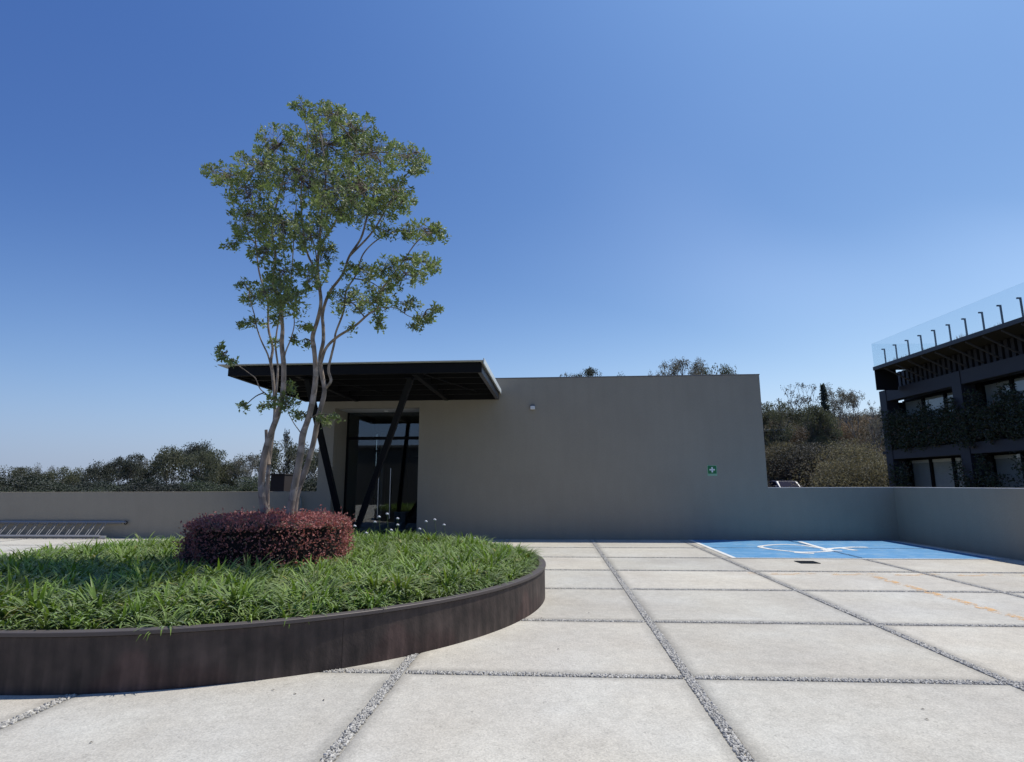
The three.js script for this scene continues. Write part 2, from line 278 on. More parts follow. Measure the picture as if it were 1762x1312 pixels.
{
  const r = rng(19), lm = std([0.07, 0.055, 0.04], 0.9, { side: THREE.DoubleSide });
  [[510, 1196], [556, 1205], [466, 1189], [1012, 1056], [930, 1066], [963, 1119], [1590, 1238], [1592, 1223], [152, 1281], [700, 1147], [635, 1218]].forEach(([x, y]) => { const d = V((x - PW / 2) / PF, -(y - PH / 2) / PF, -1).applyMatrix3(MC), k = -EYE / d.y, p = V(d.x * k, 0.004, d.z * k), lv = new Leaves(); lv.add(p, V(r() - 0.5, 0.04, r() - 0.5), V(0, 1, 0), 0.026 + r() * 0.02, 0.013, [1, 1, 1], 0.2); single('fallen_leaf', lv.build(), lm, 'tiny dry leaf lying on the pale concrete paving', 'leaf', 'dry leaves scattered on the paving'); });
}
// ---------------------------------------------------------------- low building, parapets
const stuccoGeo = (g) => planar(g);
{
  const L = -6.8, R = 5.89, T = 4.54, TH = 0.28, BK = FZ - 11;
  const b = thing('flat_roofed_building', 'low flat roofed grey stucco building with recessed glass entrance under a canopy', 'building', [(L + R) / 2, 0, FZ]);
  // front wall with the entrance cut out
  const s = new THREE.Shape([[L, 0], [-6.37, 0], [-6.37, 3.73], [-3.85, 3.73], [-3.85, 0], [R, 0], [R, T], [L, T]].map((p) => new THREE.Vector2(...p)));
  const fg = new THREE.ExtrudeGeometry(s, { depth: TH - 0.02, bevelEnabled: false }); fg.translate(0, 0, FZ - TH + 0.02);
  const front = part(b, 'front_wall', stuccoGeo(fg), M.stucco);
  part(b, 'side_wall', box(R - TH, R, 0, T, BK, FZ - TH, 0.01), M.stucco);
  // left side wall with a tall side window opening
  part(b, 'side_wall', [box(L, L + TH, 0, T, -21.3, FZ - TH, 0.01), box(L, L + TH, 0, 0.2, -22.5, -21.3, 0), box(L, L + TH, 3.5, T, -22.5, -21.3, 0), box(L, L + TH, 0, T, BK, -22.5, 0.01)], M.stucco);
  part(b, 'rear_wall', box(L + TH, R - TH, 0, T, BK, BK + TH, 0.01), M.stucco);
  part(b, 'roof', box(L + TH, R - TH, T - 0.62, T - 0.3, BK + TH, FZ - TH, 0), M.stucco);
  part(b, 'parapet_cap', [box(L - 0.012, R + 0.012, T, T + 0.03, FZ - TH - 0.02, FZ + 0.012, 0.004)], std([0.13, 0.13, 0.135], 0.5));
  // recess of the entrance
  const GZ = FZ - 1.1;
  part(b, 'reveal', box(-6.52, -6.372, 0.0, 3.73, GZ - 0.1, FZ - TH, 0), M.stucco); part(b, 'reveal', box(-3.848, -3.7, 0.0, 3.73, GZ - 0.1, FZ - TH, 0), M.stucco);
  const sof = part(b, 'soffit', box(-6.52, -3.7, 3.733, 3.9, GZ - 0.1, FZ - TH, 0), std([0.55, 0.55, 0.53], 0.9));
  part(b, 'recessed_lamp', new THREE.CylinderGeometry(0.06, 0.06, 0.03, 20).translate(-5.05, 3.722, FZ - 0.75), M.white);
  part(b, 'threshold', box(-6.37, -3.85, -0.01, 0.018, -26.5, FZ, 0), std([0.035, 0.037, 0.04], 0.35, { map: M.stuccoMap }));
  // inner room
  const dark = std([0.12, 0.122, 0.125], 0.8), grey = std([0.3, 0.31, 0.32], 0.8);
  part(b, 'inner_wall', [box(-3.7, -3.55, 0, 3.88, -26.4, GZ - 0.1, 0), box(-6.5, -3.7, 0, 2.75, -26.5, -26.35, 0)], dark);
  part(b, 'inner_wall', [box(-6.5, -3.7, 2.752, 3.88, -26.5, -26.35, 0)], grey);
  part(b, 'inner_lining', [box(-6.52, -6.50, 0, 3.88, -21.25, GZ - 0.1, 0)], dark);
  // side window
  const wf = part(b, 'window', [box(-6.78, -6.66, 0.2, 3.5, -21.36, -21.302, 0), box(-6.78, -6.66, 0.2, 3.5, -22.498, -22.44, 0), ...[0.2, 0.95, 1.85, 2.75, 3.44].map((y) => box(-6.775, -6.665, y, y + 0.06, -22.438, -21.362, 0)), box(-6.772, -6.668, 0.262, 3.44, -22.0, -21.95, 0)], M.black);
  part(wf, 'pane', box(-6.73, -6.72, 0.262, 3.44, -22.438, -21.362, 0), M.glass);
  // glazed entrance: frame, transom, two leaves, fixed lights above
  const en = part(b, 'entrance_frame', [box(-6.37, -3.85, 2.88, 2.97, GZ - 0.04, GZ + 0.04, 0.004), box(-6.37, -6.31, 0.018, 2.88, GZ - 0.03, GZ + 0.03, 0.004), box(-3.91, -3.85, 0.018, 2.88, GZ - 0.03, GZ + 0.03, 0.004), box(-6.37, -6.33, 2.97, 3.73, GZ - 0.03, GZ + 0.03, 0), box(-3.89, -3.85, 2.97, 3.73, GZ - 0.03, GZ + 0.03, 0)], M.black);
  part(en, 'pane', box(-6.33, -3.89, 2.972, 3.73, GZ - 0.006, GZ + 0.006, 0), M.glass);
  for (const [x0, x1, hx] of [[-6.305, -5.115, -5.3], [-5.105, -3.915, -4.93]]) {
    const lf = part(b, 'door', box(x0, x1, 0.03, 2.872, GZ - 0.006, GZ + 0.006, 0), M.glass);
    part(lf, 'handle', [rod(V(hx, 0.5, GZ + 0.06), V(hx, 2.0, GZ + 0.06), 0.018, 10), ...[0.7, 1.8].map((y) => rod(V(hx, y, GZ), V(hx, y, GZ + 0.06), 0.01, 8))], M.steel);
    part(lf, 'rail', box(x0, x1, 0.032, 0.12, GZ - 0.012, GZ + 0.012, 0), M.black);
  }
  // bollard-like scanner and box seen inside
  const pd = thing('reception_stand', 'small pale box on a stand just inside the glass entrance door', 'stand', [-4.85, 0.018, -18.9]);
  part(pd, 'plinth', box(-5.02, -4.66, 0.018, 0.62, -19.1, -18.75, 0.01), std([0.2, 0.2, 0.2], 0.7));
  part(pd, 'top', box(-5.04, -4.64, 0.62, 0.65, -19.12, -18.73, 0.006), std([0.3, 0.3, 0.3], 0.6));
  // wall light and sign
  const wl = thing('wall_light', 'small white square light fitting high on the grey wall', 'wall light', [-0.54, 3.64, FZ]);
  part(wl, 'back_plate', box(-0.6, -0.48, 3.63, 3.76, FZ + 0.001, FZ + 0.03, 0.005), std([0.12, 0.12, 0.12], 0.5));
  part(wl, 'body', box(-0.605, -0.475, 3.62, 3.72, FZ + 0.031, FZ + 0.12, 0.012), M.white);
  const sg = thing('first_aid_sign', 'small green square safety sign with a white cross on the grey wall', 'sign', [4.42, 1.7, FZ]);
  part(sg, 'plate', box(4.29, 4.55, 1.72, 2.01, FZ + 0.001, FZ + 0.006, 0), std([0.26, 0.44, 0.29], 0.7));
  part(sg, 'field', box(4.305, 4.535, 1.78, 1.995, FZ + 0.0065, FZ + 0.0085, 0), std([0.012, 0.16, 0.045], 0.6));
  part(sg, 'cross', [box(4.40, 4.44, 1.815, 1.96, FZ + 0.009, FZ + 0.011, 0), box(4.347, 4.399, 1.868, 1.908, FZ + 0.009, FZ + 0.011, 0), box(4.441, 4.493, 1.868, 1.908, FZ + 0.009, FZ + 0.011, 0)], M.white);
  // parapets
  const pl = thing('parapet_wall', 'long low grey parapet wall behind the ladder, trees beyond it', 'wall', [-14, 0, FZ]);
  part(pl, 'wall', box(-24, L, -0.5, 1.30, FZ - 0.26, FZ, 0), M.stucco);
  part(pl, 'coping', box(-24, L - 0.003, 1.30, 1.318, FZ - 0.27, FZ + 0.002, 0.003), M.stuccoTop);
  const pr = thing('parapet_wall', 'low grey parapet wall behind the blue parking bay', 'wall', [7.6, 0, FZ]);
  part(pr, 'wall', box(R, 9.2, -0.5, 1.385, FZ - 0.26, FZ, 0), M.stucco);
  part(pr, 'coping', box(R + 0.003, 9.2, 1.386, 1.40, FZ - 0.26, FZ - 0.002, 0.003), std([0.55, 0.55, 0.55], 0.8));
  const ps = thing('parapet_wall', 'low grey parapet wall running from the corner towards the viewer', 'wall', [9.33, 0, -8]);
  part(ps, 'wall', box(9.2, 9.46, -0.5, 1.385, FZ - 0.26, 9, 0), M.stucco);
  part(ps, 'coping', box(9.202, 9.46, 1.386, 1.40, FZ - 0.26, 9, 0.003), std([0.5, 0.5, 0.5], 0.8));
  // a wall and building at the viewer's back, mirrored in the entrance glass
  const rb = thing('rear_building', 'long dark building behind the viewer, mirrored in the entrance glass', 'building', [-5, 0, 22]);
  part(rb, 'wall', box(-24, 22, -4, 5.0, 20, 30, 0.02), std([0.07, 0.07, 0.07], 0.9));
  part(rb, 'roof', box(-24.3, 22.3, 5.0, 5.25, 19.7, 30.3, 0.02), std([0.1, 0.1, 0.1], 0.8));
}
// ---------------------------------------------------------------- entrance canopy
{
  const t = thing('entrance_canopy', 'black steel canopy with a thin pale roof on slanting legs over the entrance', 'canopy', [-4.5, 0, -15]);
  const x0 = -7.28, x1 = -1.52, zf = -12.55, zb = FZ + 0.004, y0 = 3.93, y1 = 4.13;
  part(t, 'roof_sheet', box(x0 - 0.2, x1 + 0.05, 4.16, 4.182, zb, zf + 0.1, 0.004), std([0.5, 0.52, 0.5], 0.45));
  part(t, 'edge_flashing', box(x1 + 0.052, x1 + 0.075, 4.09, 4.215, zb, zf + 0.13, 0.003), std([0.7, 0.74, 0.72], 0.4));
  part(t, 'deck', box(x0 + 0.02, x1 - 0.02, 4.12, 4.158, zb, zf - 0.02, 0), M.deckUnder);
  const C = (xa, xb, za, zb2) => [box(xa, xb, y0, y1, za, zb2, 0.004)];
  part(t, 'frame_beam', [box(x0, x1, y0 + 0.012, y1, zf - 0.012, zf, 0), box(x0, x1, y0, y0 + 0.012, zf - 0.09, zf, 0)], M.blackBeam);
  part(t, 'frame_beam', [box(x0, x1, y0, y1, zb, zb + 0.05, 0)], M.blackBeam);
  part(t, 'frame_beam', [box(x0, x0 + 0.012, y0 + 0.012, y1, zb + 0.052, zf - 0.092, 0), box(x0, x0 + 0.09, y0, y0 + 0.012, zb + 0.052, zf - 0.092, 0)], M.blackBeam);
  part(t, 'frame_beam', [box(x1 - 0.012, x1, y0 + 0.012, y1, zb + 0.052, zf - 0.092, 0), box(x1 - 0.09, x1, y0, y0 + 0.012, zb + 0.052, zf - 0.092, 0)], std([0.07, 0.066, 0.068], 0.5));
  for (const x of [-5.72, -3.05]) part(t, 'main_beam', box(x - 0.06, x + 0.06, y0 - 0.02, y1 - 0.02, zb + 0.055, zf - 0.1, 0.004), M.blackBeam);
  for (let k = 0; k < 4; k++) { const z = zf - 0.8 - k * 0.85; part(t, 'purlin', [[x0 + 0.1, -5.79], [-5.65, -3.12], [-2.98, x1 - 0.1]].map(([a, b]) => [box(a, b, y0 + 0.05, y1 - 0.012, z - 0.008, z, 0), box(a, b, y0 + 0.035, y0 + 0.049, z - 0.06, z, 0)]).flat(), M.blackBeam); }
  for (const [a, b] of [[V(-5.6, 3.98, -12.9), V(-4.5, 3.98, -15.6)], [V(-2.9, 3.98, -12.9), V(-2.0, 3.98, -15.6)], [V(-7.2, 3.98, -12.9), V(-5.9, 3.98, -15.6)]]) part(t, 'brace', rod(a, b, 0.016, 8), M.blackBeam);
  const foot = V(-5.3, 0.02, -15.35);
  for (const x of [-5.64, -3.2]) {
    const lg = part(t, 'leg', bar(foot.clone().add(V(x < -4.5 ? -0.08 : 0.09, 0, 0)), V(x, 3.92, -13.05), 0.13, 0.13, V(0, 0, 1)), M.black);
    part(lg, 'bracket', box(x - 0.11, x + 0.11, 3.895, 3.912, -13.2, -12.9, 0), M.black);
  }
  part(t, 'base_plate', box(-5.6, -5.0, 0.002, 0.024, -15.55, -15.15, 0.004), M.black);
}
// ---------------------------------------------------------------- ladder, stand pipe by the left parapet
{
  const t = thing('ladder', 'aluminium extension ladder lying on its side against the low grey wall', 'ladder', [-15, 0, -16.5]);
  const lo = (x) => V(x, 0.06, FZ + 0.38), hi = (x) => V(x, 0.43, FZ + 0.05), dz = V(0, 0.028, 0.03);
  const up = V(0, 0.36, -0.33).normalize();
  part(t, 'rail', bar(lo(-19), lo(-12.74), 0.028, 0.075, up), M.alu); part(t, 'rail', bar(hi(-19), hi(-12.56), 0.028, 0.075, up), M.alu);
  part(t, 'rail', bar(lo(-18.8).add(dz), lo(-12.9).add(dz), 0.024, 0.06, up), M.alu); part(t, 'rail', bar(hi(-18.8).add(dz), hi(-12.4).add(dz), 0.024, 0.06, up), M.alu);
  for (let x = -18.8; x < -12.8; x += 0.3) { part(t, 'rung', rod(lo(x), hi(x), 0.010, 8), M.alu); part(t, 'rung', rod(lo(x + 0.12).add(dz), hi(x + 0.12).add(dz), 0.010, 8), M.alu); }
  part(t, 'hook', new THREE.TorusGeometry(0.045, 0.014, 8, 16).translate(-12.42, 0.44, FZ + 0.07), M.black);
  const p = thing('stand_pipe', 'short grey metal pipe hoop fixed to the low wall behind the tree', 'pipe', [-7.3, 0, FZ + 0.12]);
  part(p, 'pipe', limb([V(-7.42, 0, FZ + 0.1), V(-7.42, 0.6, FZ + 0.1), V(-7.42, 1.08, FZ + 0.1), V(-7.36, 1.2, FZ + 0.1), V(-7.26, 1.2, FZ + 0.1), V(-7.2, 1.08, FZ + 0.1), V(-7.2, 0.5, FZ + 0.1), V(-7.2, 0.0, FZ + 0.1)], 0.03, 0.03, 10, 4), std([0.16, 0.19, 0.19], 0.5));
}

// ---------------------------------------------------------------- round steel planter and what grows in it
const SOIL = 0.37;
{
  const t = thing('round_planter', 'large round planter of dark weathered steel filled with strap leaved plants', 'planter', [PX, 0, PZ]);
  const N = 10; 
  for (let k = 0; k < N; k++) {
    const a0 = k / N * 2 * Math.PI + 0.0004, a1 = (k + 1) / N * 2 * Math.PI - 0.0004, seg = 22, P = [], UV = [], I = [];
    const prof = [[PR - 0.012, 0.0], [PR, 0.0], [PR, 0.395], [PR - 0.012, 0.395]];
    for (let i = 0; i <= seg; i++) { const a = a0 + (a1 - a0) * i / seg; prof.forEach(([r, y]) => { P.push(PX + r * Math.sin(a), y, PZ + r * Math.cos(a)); UV.push(a * PR, y); }); }
    for (let i = 0; i < seg; i++) for (let j = 0; j < 4; j++) { const q = i * 4 + j, w = i * 4 + (j + 1) % 4; I.push(q, q + 4, w, w, q + 4, w + 4); }
    const g = new THREE.BufferGeometry(); g.setAttribute('position', new THREE.Float32BufferAttribute(P, 3)); g.setAttribute('uv', new THREE.Float32BufferAttribute(UV, 2)); g.setIndex(I);
    const ng = g.toNonIndexed(), nn = new Float32Array(ng.attributes.position.count * 3), pp = ng.attributes.position; ng.computeVertexNormals(); const cn = ng.attributes.normal;
    for (let i = 0; i < pp.count; i++) { const rad = Math.hypot(pp.getX(i) - PX, pp.getZ(i) - PZ), out = Math.abs(cn.getY(i)) < 0.5 && rad > PR - 0.004 && Math.abs(cn.getX(i) * (pp.getX(i) - PX) + cn.getZ(i) * (pp.getZ(i) - PZ)) > 0.9 * rad; if (out) { nn[i * 3] = (pp.getX(i) - PX) / rad; nn[i * 3 + 2] = (pp.getZ(i) - PZ) / rad; } else { nn[i * 3] = cn.getX(i); nn[i * 3 + 1] = cn.getY(i); nn[i * 3 + 2] = cn.getZ(i); } }
    ng.setAttribute('normal', new THREE.BufferAttribute(nn, 3)); part(t, 'steel_panel', ng, M.corten);
  }
  part(t, 'rim', new THREE.LatheGeometry([[PR - 0.075, 0.40], [PR + 0.010, 0.40], [PR + 0.014, 0.404], [PR + 0.014, 0.429], [PR + 0.010, 0.433], [PR - 0.075, 0.433], [PR - 0.075, 0.40]].map((p) => new THREE.Vector2(...p)), 160).toNonIndexed().translate(PX, 0, PZ), M.cap).geometry.computeVertexNormals();
  part(t, 'soil', new THREE.CircleGeometry(PR - 0.02, 80).rotateX(-Math.PI / 2).translate(PX, SOIL, PZ), M.soil);
}
const BX = -3.87, BZ = -8.05;                                          // red hedge centre
{
  // strap-leaved ground cover: several clump shapes, many copies
  const mkClump = (seed, nb, h) => {
    const r = rng(seed), P = [], C = [];
    for (let b = 0; b < nb; b++) {
      const a = r() * 6.2832, lean = 0.30 + Math.sqrt(r()) * 1.15, L = h * (0.75 + r() * 0.55), w = 0.0075 + r() * 0.0060, br = 0.02 + r() * 0.035, bend = 1.3 + r() * 1.1, tw = (r() - 0.5) * 1.2, n = 6, tone = 0.6 + r() * 0.65, yel = r() > 0.98 ? 1.8 : 1;
      let ang = lean * 0.35, x = br, y = 0; const pts = [];
      for (let i = 0; i <= n; i++) { pts.push([x, y, ang]); x += Math.sin(ang) * L / n; y += Math.cos(ang) * L / n; ang += bend * lean * 1.15 / n * (0.5 + i / n); }
      const row = pts.map(([x, y], i) => { const t = i / n, ww = w * (0.75 + 0.5 * t) * (t > 0.6 ? Math.max(0.06, 1 - (t - 0.6) / 0.4) : 1), c = Math.cos(a + tw * t * 0.3), s = Math.sin(a + tw * t * 0.3); return [[x * c - ww * s, y + ww * 0.25, x * s + ww * c], [x * c, y, x * s], [x * c + ww * s, y + ww * 0.25, x * s - ww * c]]; });
      for (let i = 0; i < n; i++) for (const [p, q] of [[0, 1], [1, 2]]) {
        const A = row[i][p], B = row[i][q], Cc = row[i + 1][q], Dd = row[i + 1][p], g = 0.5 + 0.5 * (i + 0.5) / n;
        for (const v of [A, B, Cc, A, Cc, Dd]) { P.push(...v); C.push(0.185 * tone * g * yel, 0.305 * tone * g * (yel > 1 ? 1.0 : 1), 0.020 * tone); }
      }
    }
    const g = new THREE.BufferGeometry(); g.setAttribute('position', new THREE.Float32BufferAttribute(P, 3)); g.setAttribute('color', new THREE.Float32BufferAttribute(C, 3)); g.computeVertexNormals(); return g;
  };
  const kinds = [1, 2, 3, 4, 5, 6, 7].map((s) => mkClump(s * 91, 54, 0.29 + (s % 3) * 0.025)), lists = kinds.map(() => []), r = rng(31), pts = [];
  for (let tries = 0; tries < 60000 && pts.length < 1500; tries++) {
    const a = r() * 6.2832, d = Math.sqrt(r()) * (PR - 0.20), x = PX + d * Math.cos(a), z = PZ + d * Math.sin(a);
    if (((x - BX) / 0.92) ** 2 + ((z - BZ) / 0.90) ** 2 < 1) continue;
    if (pts.some(([p, q]) => (p - x) ** 2 + (q - z) ** 2 < 0.0196)) continue;
    pts.push([x, z, d]);
  }
  const grass = thing('strap_leaf_grass', 'thick green strap leaved ground cover filling the round planter', 'ground cover', [0, 0, 0], null, 'stuff');
  for (const p of pts) lists[Math.floor(r() * 7)].push(p);
  const o = new THREE.Object3D(), c = new THREE.Color();
  lists.forEach((l, k) => {
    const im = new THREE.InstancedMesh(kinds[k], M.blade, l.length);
    l.forEach(([x, z, d], i) => { const s = (0.82 + r() * 0.4) * (d > PR - 0.4 ? 0.78 : 1); o.position.set(x, SOIL - 0.01, z); o.rotation.set((r() - 0.5) * 0.25, r() * 6.28, (r() - 0.5) * 0.25); o.scale.set(s, s * (0.66 + r() * 0.22), s); o.updateMatrix(); im.setMatrixAt(i, o.matrix); const q = 0.8 + r() * 0.4, y = r(); c.setRGB(q * (0.9 + y * 0.22), q, q); im.setColorAt(i, c); });
    im.name = 'leaf_clump'; im.userData.kind = 'stuff'; im.castShadow = im.receiveShadow = true; grass.add(im);
  });
}
{
  // clipped dark red hedge
  const t = thing('red_hedge', 'low clipped hedge with dark red leaves round the foot of the tree', 'hedge', [BX, SOIL, BZ]);
  const r = rng(8), lv = new Leaves(), H0 = SOIL - 0.02, H1 = 1.09, RX = 1.07, RZ = 1.05;
  const surf = (a, t) => {                                             // a: round, t: 0 ground .. 1 top centre
    const lump = 1 + (fbm(Math.cos(a) * 3 + 9, Math.sin(a) * 3 + 9 + t * 2, 0, 4, 3) - 0.5) * 0.26, rr = Math.pow(t < 0.62 ? 1 : Math.max(0, 1 - ((t - 0.62) / 0.38) ** 3), 1), k = (t < 0.62 ? 0.93 + 0.07 * Math.sin(t / 0.62 * 2.6) : 1);
    const y = H0 + (H1 - H0) * (t < 0.62 ? t / 0.62 * 0.86 : 0.86 + 0.14 * smooth((t - 0.62) / 0.3)) + (fbm(a * 2, t * 5, 0, 14, 3) - 0.5) * 0.05;
    return V(BX + RX * lump * rr * k * Math.cos(a), y, BZ + RZ * lump * rr * k * Math.sin(a));
  };
  const P = [], I = [], na = 48, nt = 16; for (let i = 0; i <= nt; i++) for (let k = 0; k < na; k++) { const p = surf(k / na * 6.2832, i / nt); P.push(BX + (p.x - BX) * 0.93, H0 + (p.y - H0) * 0.94, BZ + (p.z - BZ) * 0.93); if (i) { const q = i * na + k, n = i * na + (k + 1) % na; I.push(q - na, q, n, q - na, n, n - na); } }
  const g = new THREE.BufferGeometry(); g.setAttribute('position', new THREE.Float32BufferAttribute(P, 3)); g.setIndex(I); g.computeVertexNormals(); part(t, 'twigs', g, std([0.012, 0.008, 0.007], 1, { side: THREE.DoubleSide }));
  for (let i = 0; i < 15000; i++) {
    const a = r() * 6.2832, tt = Math.sqrt(r()) * (r() < 0.5 ? 1 : 0.7), u = r() < 0.45 ? 0.62 + 0.38 * Math.sqrt(r()) : r() * 0.7;
    const p = surf(a, u), dep = 0.88 + r() * 0.13 + (r() > 0.95 ? 0.05 : 0); p.set(BX + (p.x - BX) * dep, H0 + (p.y - H0) * (0.93 + r() * 0.09 + (r() > 0.96 ? 0.04 : 0)), BZ + (p.z - BZ) * dep);
    if (r() > 0.975) p.add(V((r() - 0.5) * 0.12, u > 0.55 ? 0.04 + r() * 0.07 : 0.02, (r() - 0.5) * 0.12)); const out = V(p.x - BX, (p.y - 0.6) * 2.2, p.z - BZ).normalize(), d = out.multiplyScalar(0.7).add(rdir(r)).normalize(), k = 0.6 + r() * 0.8, gr = r() > 0.88;
    lv.add(p, d, rdir(r), 0.034 + r() * 0.02, 0.018 + r() * 0.01, gr ? [0.28 * k, 0.18 * k, 0.10 * k] : [0.42 * k, 0.140 * k, 0.120 * k]);
  }
  part(t, 'foliage', lv.build(), M.hedge, 'stuff');
}
// ---------------------------------------------------------------- the tree
{
  const Z0 = -8.05, root = at(478, 892, Z0);
  const t = thing('multi_stemmed_tree', 'slender multi stemmed tree with smooth pale bark and loose small leaved crown', 'tree', [root.x, SOIL, Z0]);
  const P = (l, z0, z1) => l.map(([x, y], i) => at(x, y, z0 + (z1 - z0) * i / (l.length - 1)));
  const skel = [];
  const stem = (name, l, z0, z1, r0, r1, seg = 10) => { const pts = P(l, z0, z1); if (l[0][1] > 880) pts.unshift(V(pts[0].x, SOIL - 0.05, pts[0].z)); const m = part(t, name, limb(pts, r0 = r0 * 0.58, r1 = r1 * 0.75, seg, 6, 0.10, Math.round(r0 * 9999)), M.bark); const c = new THREE.CatmullRomCurve3(pts, false, 'centripetal'); for (let k = 0; k <= 24; k++) skel.push([c.getPoint(k / 24), r0 + (r1 - r0) * k / 24]); return m; };
  stem('trunk', [[455, 892], [449.5, 840], [457, 775], [468, 741], [478, 713], [487, 671], [488, 630], [484.5, 591], [486, 570], [484, 544], [480, 513], [470, 489], [474, 441], [468, 400], [476, 350], [490, 300]], -8.0, -7.9, 0.092, 0.016, 12);
  stem('trunk', [[497, 894], [506.5, 840], [517, 780], [521, 749], [530, 721], [540, 677], [543, 638], [540, 599], [538, 580], [546, 552], [552, 520], [546, 469], [549, 425], [554, 362], [560, 310], [556, 260], [548, 215]], -7.85, -7.9, 0.098, 0.014, 12);
  stem('trunk', [[505, 893], [512, 845], [527, 806], [540, 759], [548, 715], [558, 674], [553, 640], [550.5, 617], [556, 588], [556, 565], [555, 540], [566, 505], [589, 473], [601, 441], [621, 410], [632, 370], [648, 320], [655, 280]], -8.15, -8.3, 0.082, 0.014, 12);
  stem('trunk', [[463, 892], [460, 870], [461, 819], [464, 785], [470, 740], [473, 705], [469, 645], [466, 622], [469, 599], [462, 568], [461, 540], [460.5, 520], [446, 470], [440, 420], [436, 360], [420, 320]], -8.22, -8.6, 0.062, 0.012, 10);
  stem('branch', [[468, 640], [461, 612], [450, 588], [442, 565], [437, 540], [431, 520], [428, 500]], -8.35, -8.2, 0.026, 0.008, 7);
  stem('branch', [[488, 625], [491, 607], [500, 584], [506, 560], [505, 535]], -7.95, -7.8, 0.022, 0.008, 7);
  stem('branch', [[474, 690], [477, 650], [478, 632], [474, 595], [478, 560], [490, 520], [500, 480], [505, 420], [510, 350]], -8.25, -8.5, 0.03, 0.01, 8);
  stem('branch', [[468, 686], [456, 677], [447, 669], [439, 651], [425, 640], [411, 630], [390, 614], [376, 602]], -8.3, -7.9, 0.018, 0.006, 6);
  stem('branch', [[560, 668], [569, 656], [565, 638], [570, 612], [576, 586], [577, 575], [591, 536], [596, 500], [612, 474], [625, 437], [649, 413], [672, 402]], -8.2, -8.0, 0.04, 0.01, 9);
  stem('branch', [[552, 625], [561, 599], [579, 581], [605, 565], [617, 556], [635, 540], [649, 532], [653, 515], [660, 495], [690, 455], [722, 412], [750, 400]], -8.15, -7.6, 0.04, 0.009, 9);
  stem('branch', [[546, 469], [530, 440], [522, 400], [518, 350], [520, 300], [530, 240], [520, 190]], -7.9, -7.6, 0.03, 0.008, 8);
  stem('branch', [[549, 425], [575, 385], [590, 350], [605, 300], [612, 250]], -7.9, -7.5, 0.03, 0.008, 8);
  stem('branch', [[601, 441], [640, 400], [670, 350], [700, 300], [722, 280]], -8.25, -8.5, 0.03, 0.008, 8);
  stem('branch', [[440, 420], [425, 400], [415, 360], [395, 320], [362, 292]], -8.45, -8.6, 0.022, 0.006, 7);
  stem('branch', [[525, 757], [515, 742], [505, 728], [497, 712], [492, 697]], -7.95, -7.8, 0.014, 0.006, 6);
  stem('branch', [[653, 530], [680, 530], [705, 545], [728, 548]], -7.8, -7.6, 0.014, 0.005, 6);
  const stub = part(t, 'branch', limb([at(462, 800, -8.1), at(459, 770, -8.12), at(457.5, 740, -8.12)], 0.03, 0.022, 8, 3, 0.1, 3), M.bark);
  const CL = [[515, 182, 24, 12], [560, 200, 45, 25], [610, 225, 40, 30], [560, 250, 70, 45], [640, 270, 50, 40], [700, 270, 38, 25], [722, 285, 20, 20], [480, 250, 42, 40], [440, 290, 45, 32], [390, 300, 40, 22], [362, 292, 16, 10], [430, 335, 45, 28], [520, 310, 70, 45], [600, 320, 70, 45], [660, 330, 50, 36], [692, 348, 24, 22], [640, 368, 42, 26], [575, 362, 46, 24], [440, 378, 46, 30], [415, 400, 24, 16], [480, 395, 42, 34], [398, 420, 18, 8], [458, 436, 38, 20], [530, 395, 36, 34], [730, 395, 30, 20], [756, 400, 18, 15], [700, 398, 20, 12], [660, 398, 22, 12], [722, 452, 34, 18], [698, 474, 36, 16], [668, 462, 24, 20], [748, 460, 12, 10], [620, 466, 36, 20], [660, 500, 28, 18], [640, 522, 34, 18], [598, 515, 34, 24], [650, 555, 12, 16], [700, 522, 26, 9], [730, 545, 20, 12], [752, 532, 10, 9], [716, 560, 16, 8], [420, 488, 18, 9], [438, 510, 26, 16], [470, 500, 38, 28], [500, 520, 32, 24], [438, 555, 20, 9], [414, 558, 9, 6], [490, 468, 36, 20], [540, 478, 26, 22], [526, 560, 16, 9], [480, 545, 22, 14], [560, 440, 22, 22], [377, 600, 10, 8], [386, 612, 13, 7], [400, 622, 8, 5], [506, 585, 7, 7], [524, 590, 13, 5], [420, 700, 10, 7], [450, 700, 8, 5], [466, 690, 7, 22], [495, 690, 20, 20], [500, 664, 16, 8], [516, 715, 12, 7], [560, 720, 20, 8], [578, 717, 7, 6], [605, 565, 10, 8], [470, 590, 10, 7]];
  const r = rng(99), lv = new Leaves(), tw = [];
  const near = (p) => { let b = null, bd = 1e9; for (const [q, rad] of skel) { const d = q.distanceToSquared(p) + (q.y > p.y ? 0.25 * (q.y - p.y) : 0); if (d < bd) { bd = d; b = q; } } return b; };
  for (const [cx, cy, rx, ry] of CL) {
    const m = rx * ry, big = m > 500, deep = big ? 0.6 + r() * 0.4 : 0.12, cz = near(at(cx, cy, Z0)).z + (big ? (r() - 0.35) * 1.7 : (r() - 0.5) * 0.3), n = Math.max(5, Math.round(m * 0.055 + 3)), c = at(cx, cy, cz), q = near(c);
    const nodes = [c, ...[0, 1, 2].map(() => at(cx + (r() - 0.5) * rx, cy + (r() - 0.5) * ry, cz + (r() - 0.5) * deep))];
    const mid = q.clone().lerp(c, 0.5).add(V((r() - 0.5) * 0.1, 0.05, (r() - 0.5) * 0.1)); tw.push(limb([q, mid, c], 0.011, 0.006, 5, 3));
    if (big) for (const nd of nodes.slice(1)) tw.push(limb([c, c.clone().lerp(nd, 0.5).add(V(0, 0.03, 0)), nd], 0.006, 0.004, 4, 2));
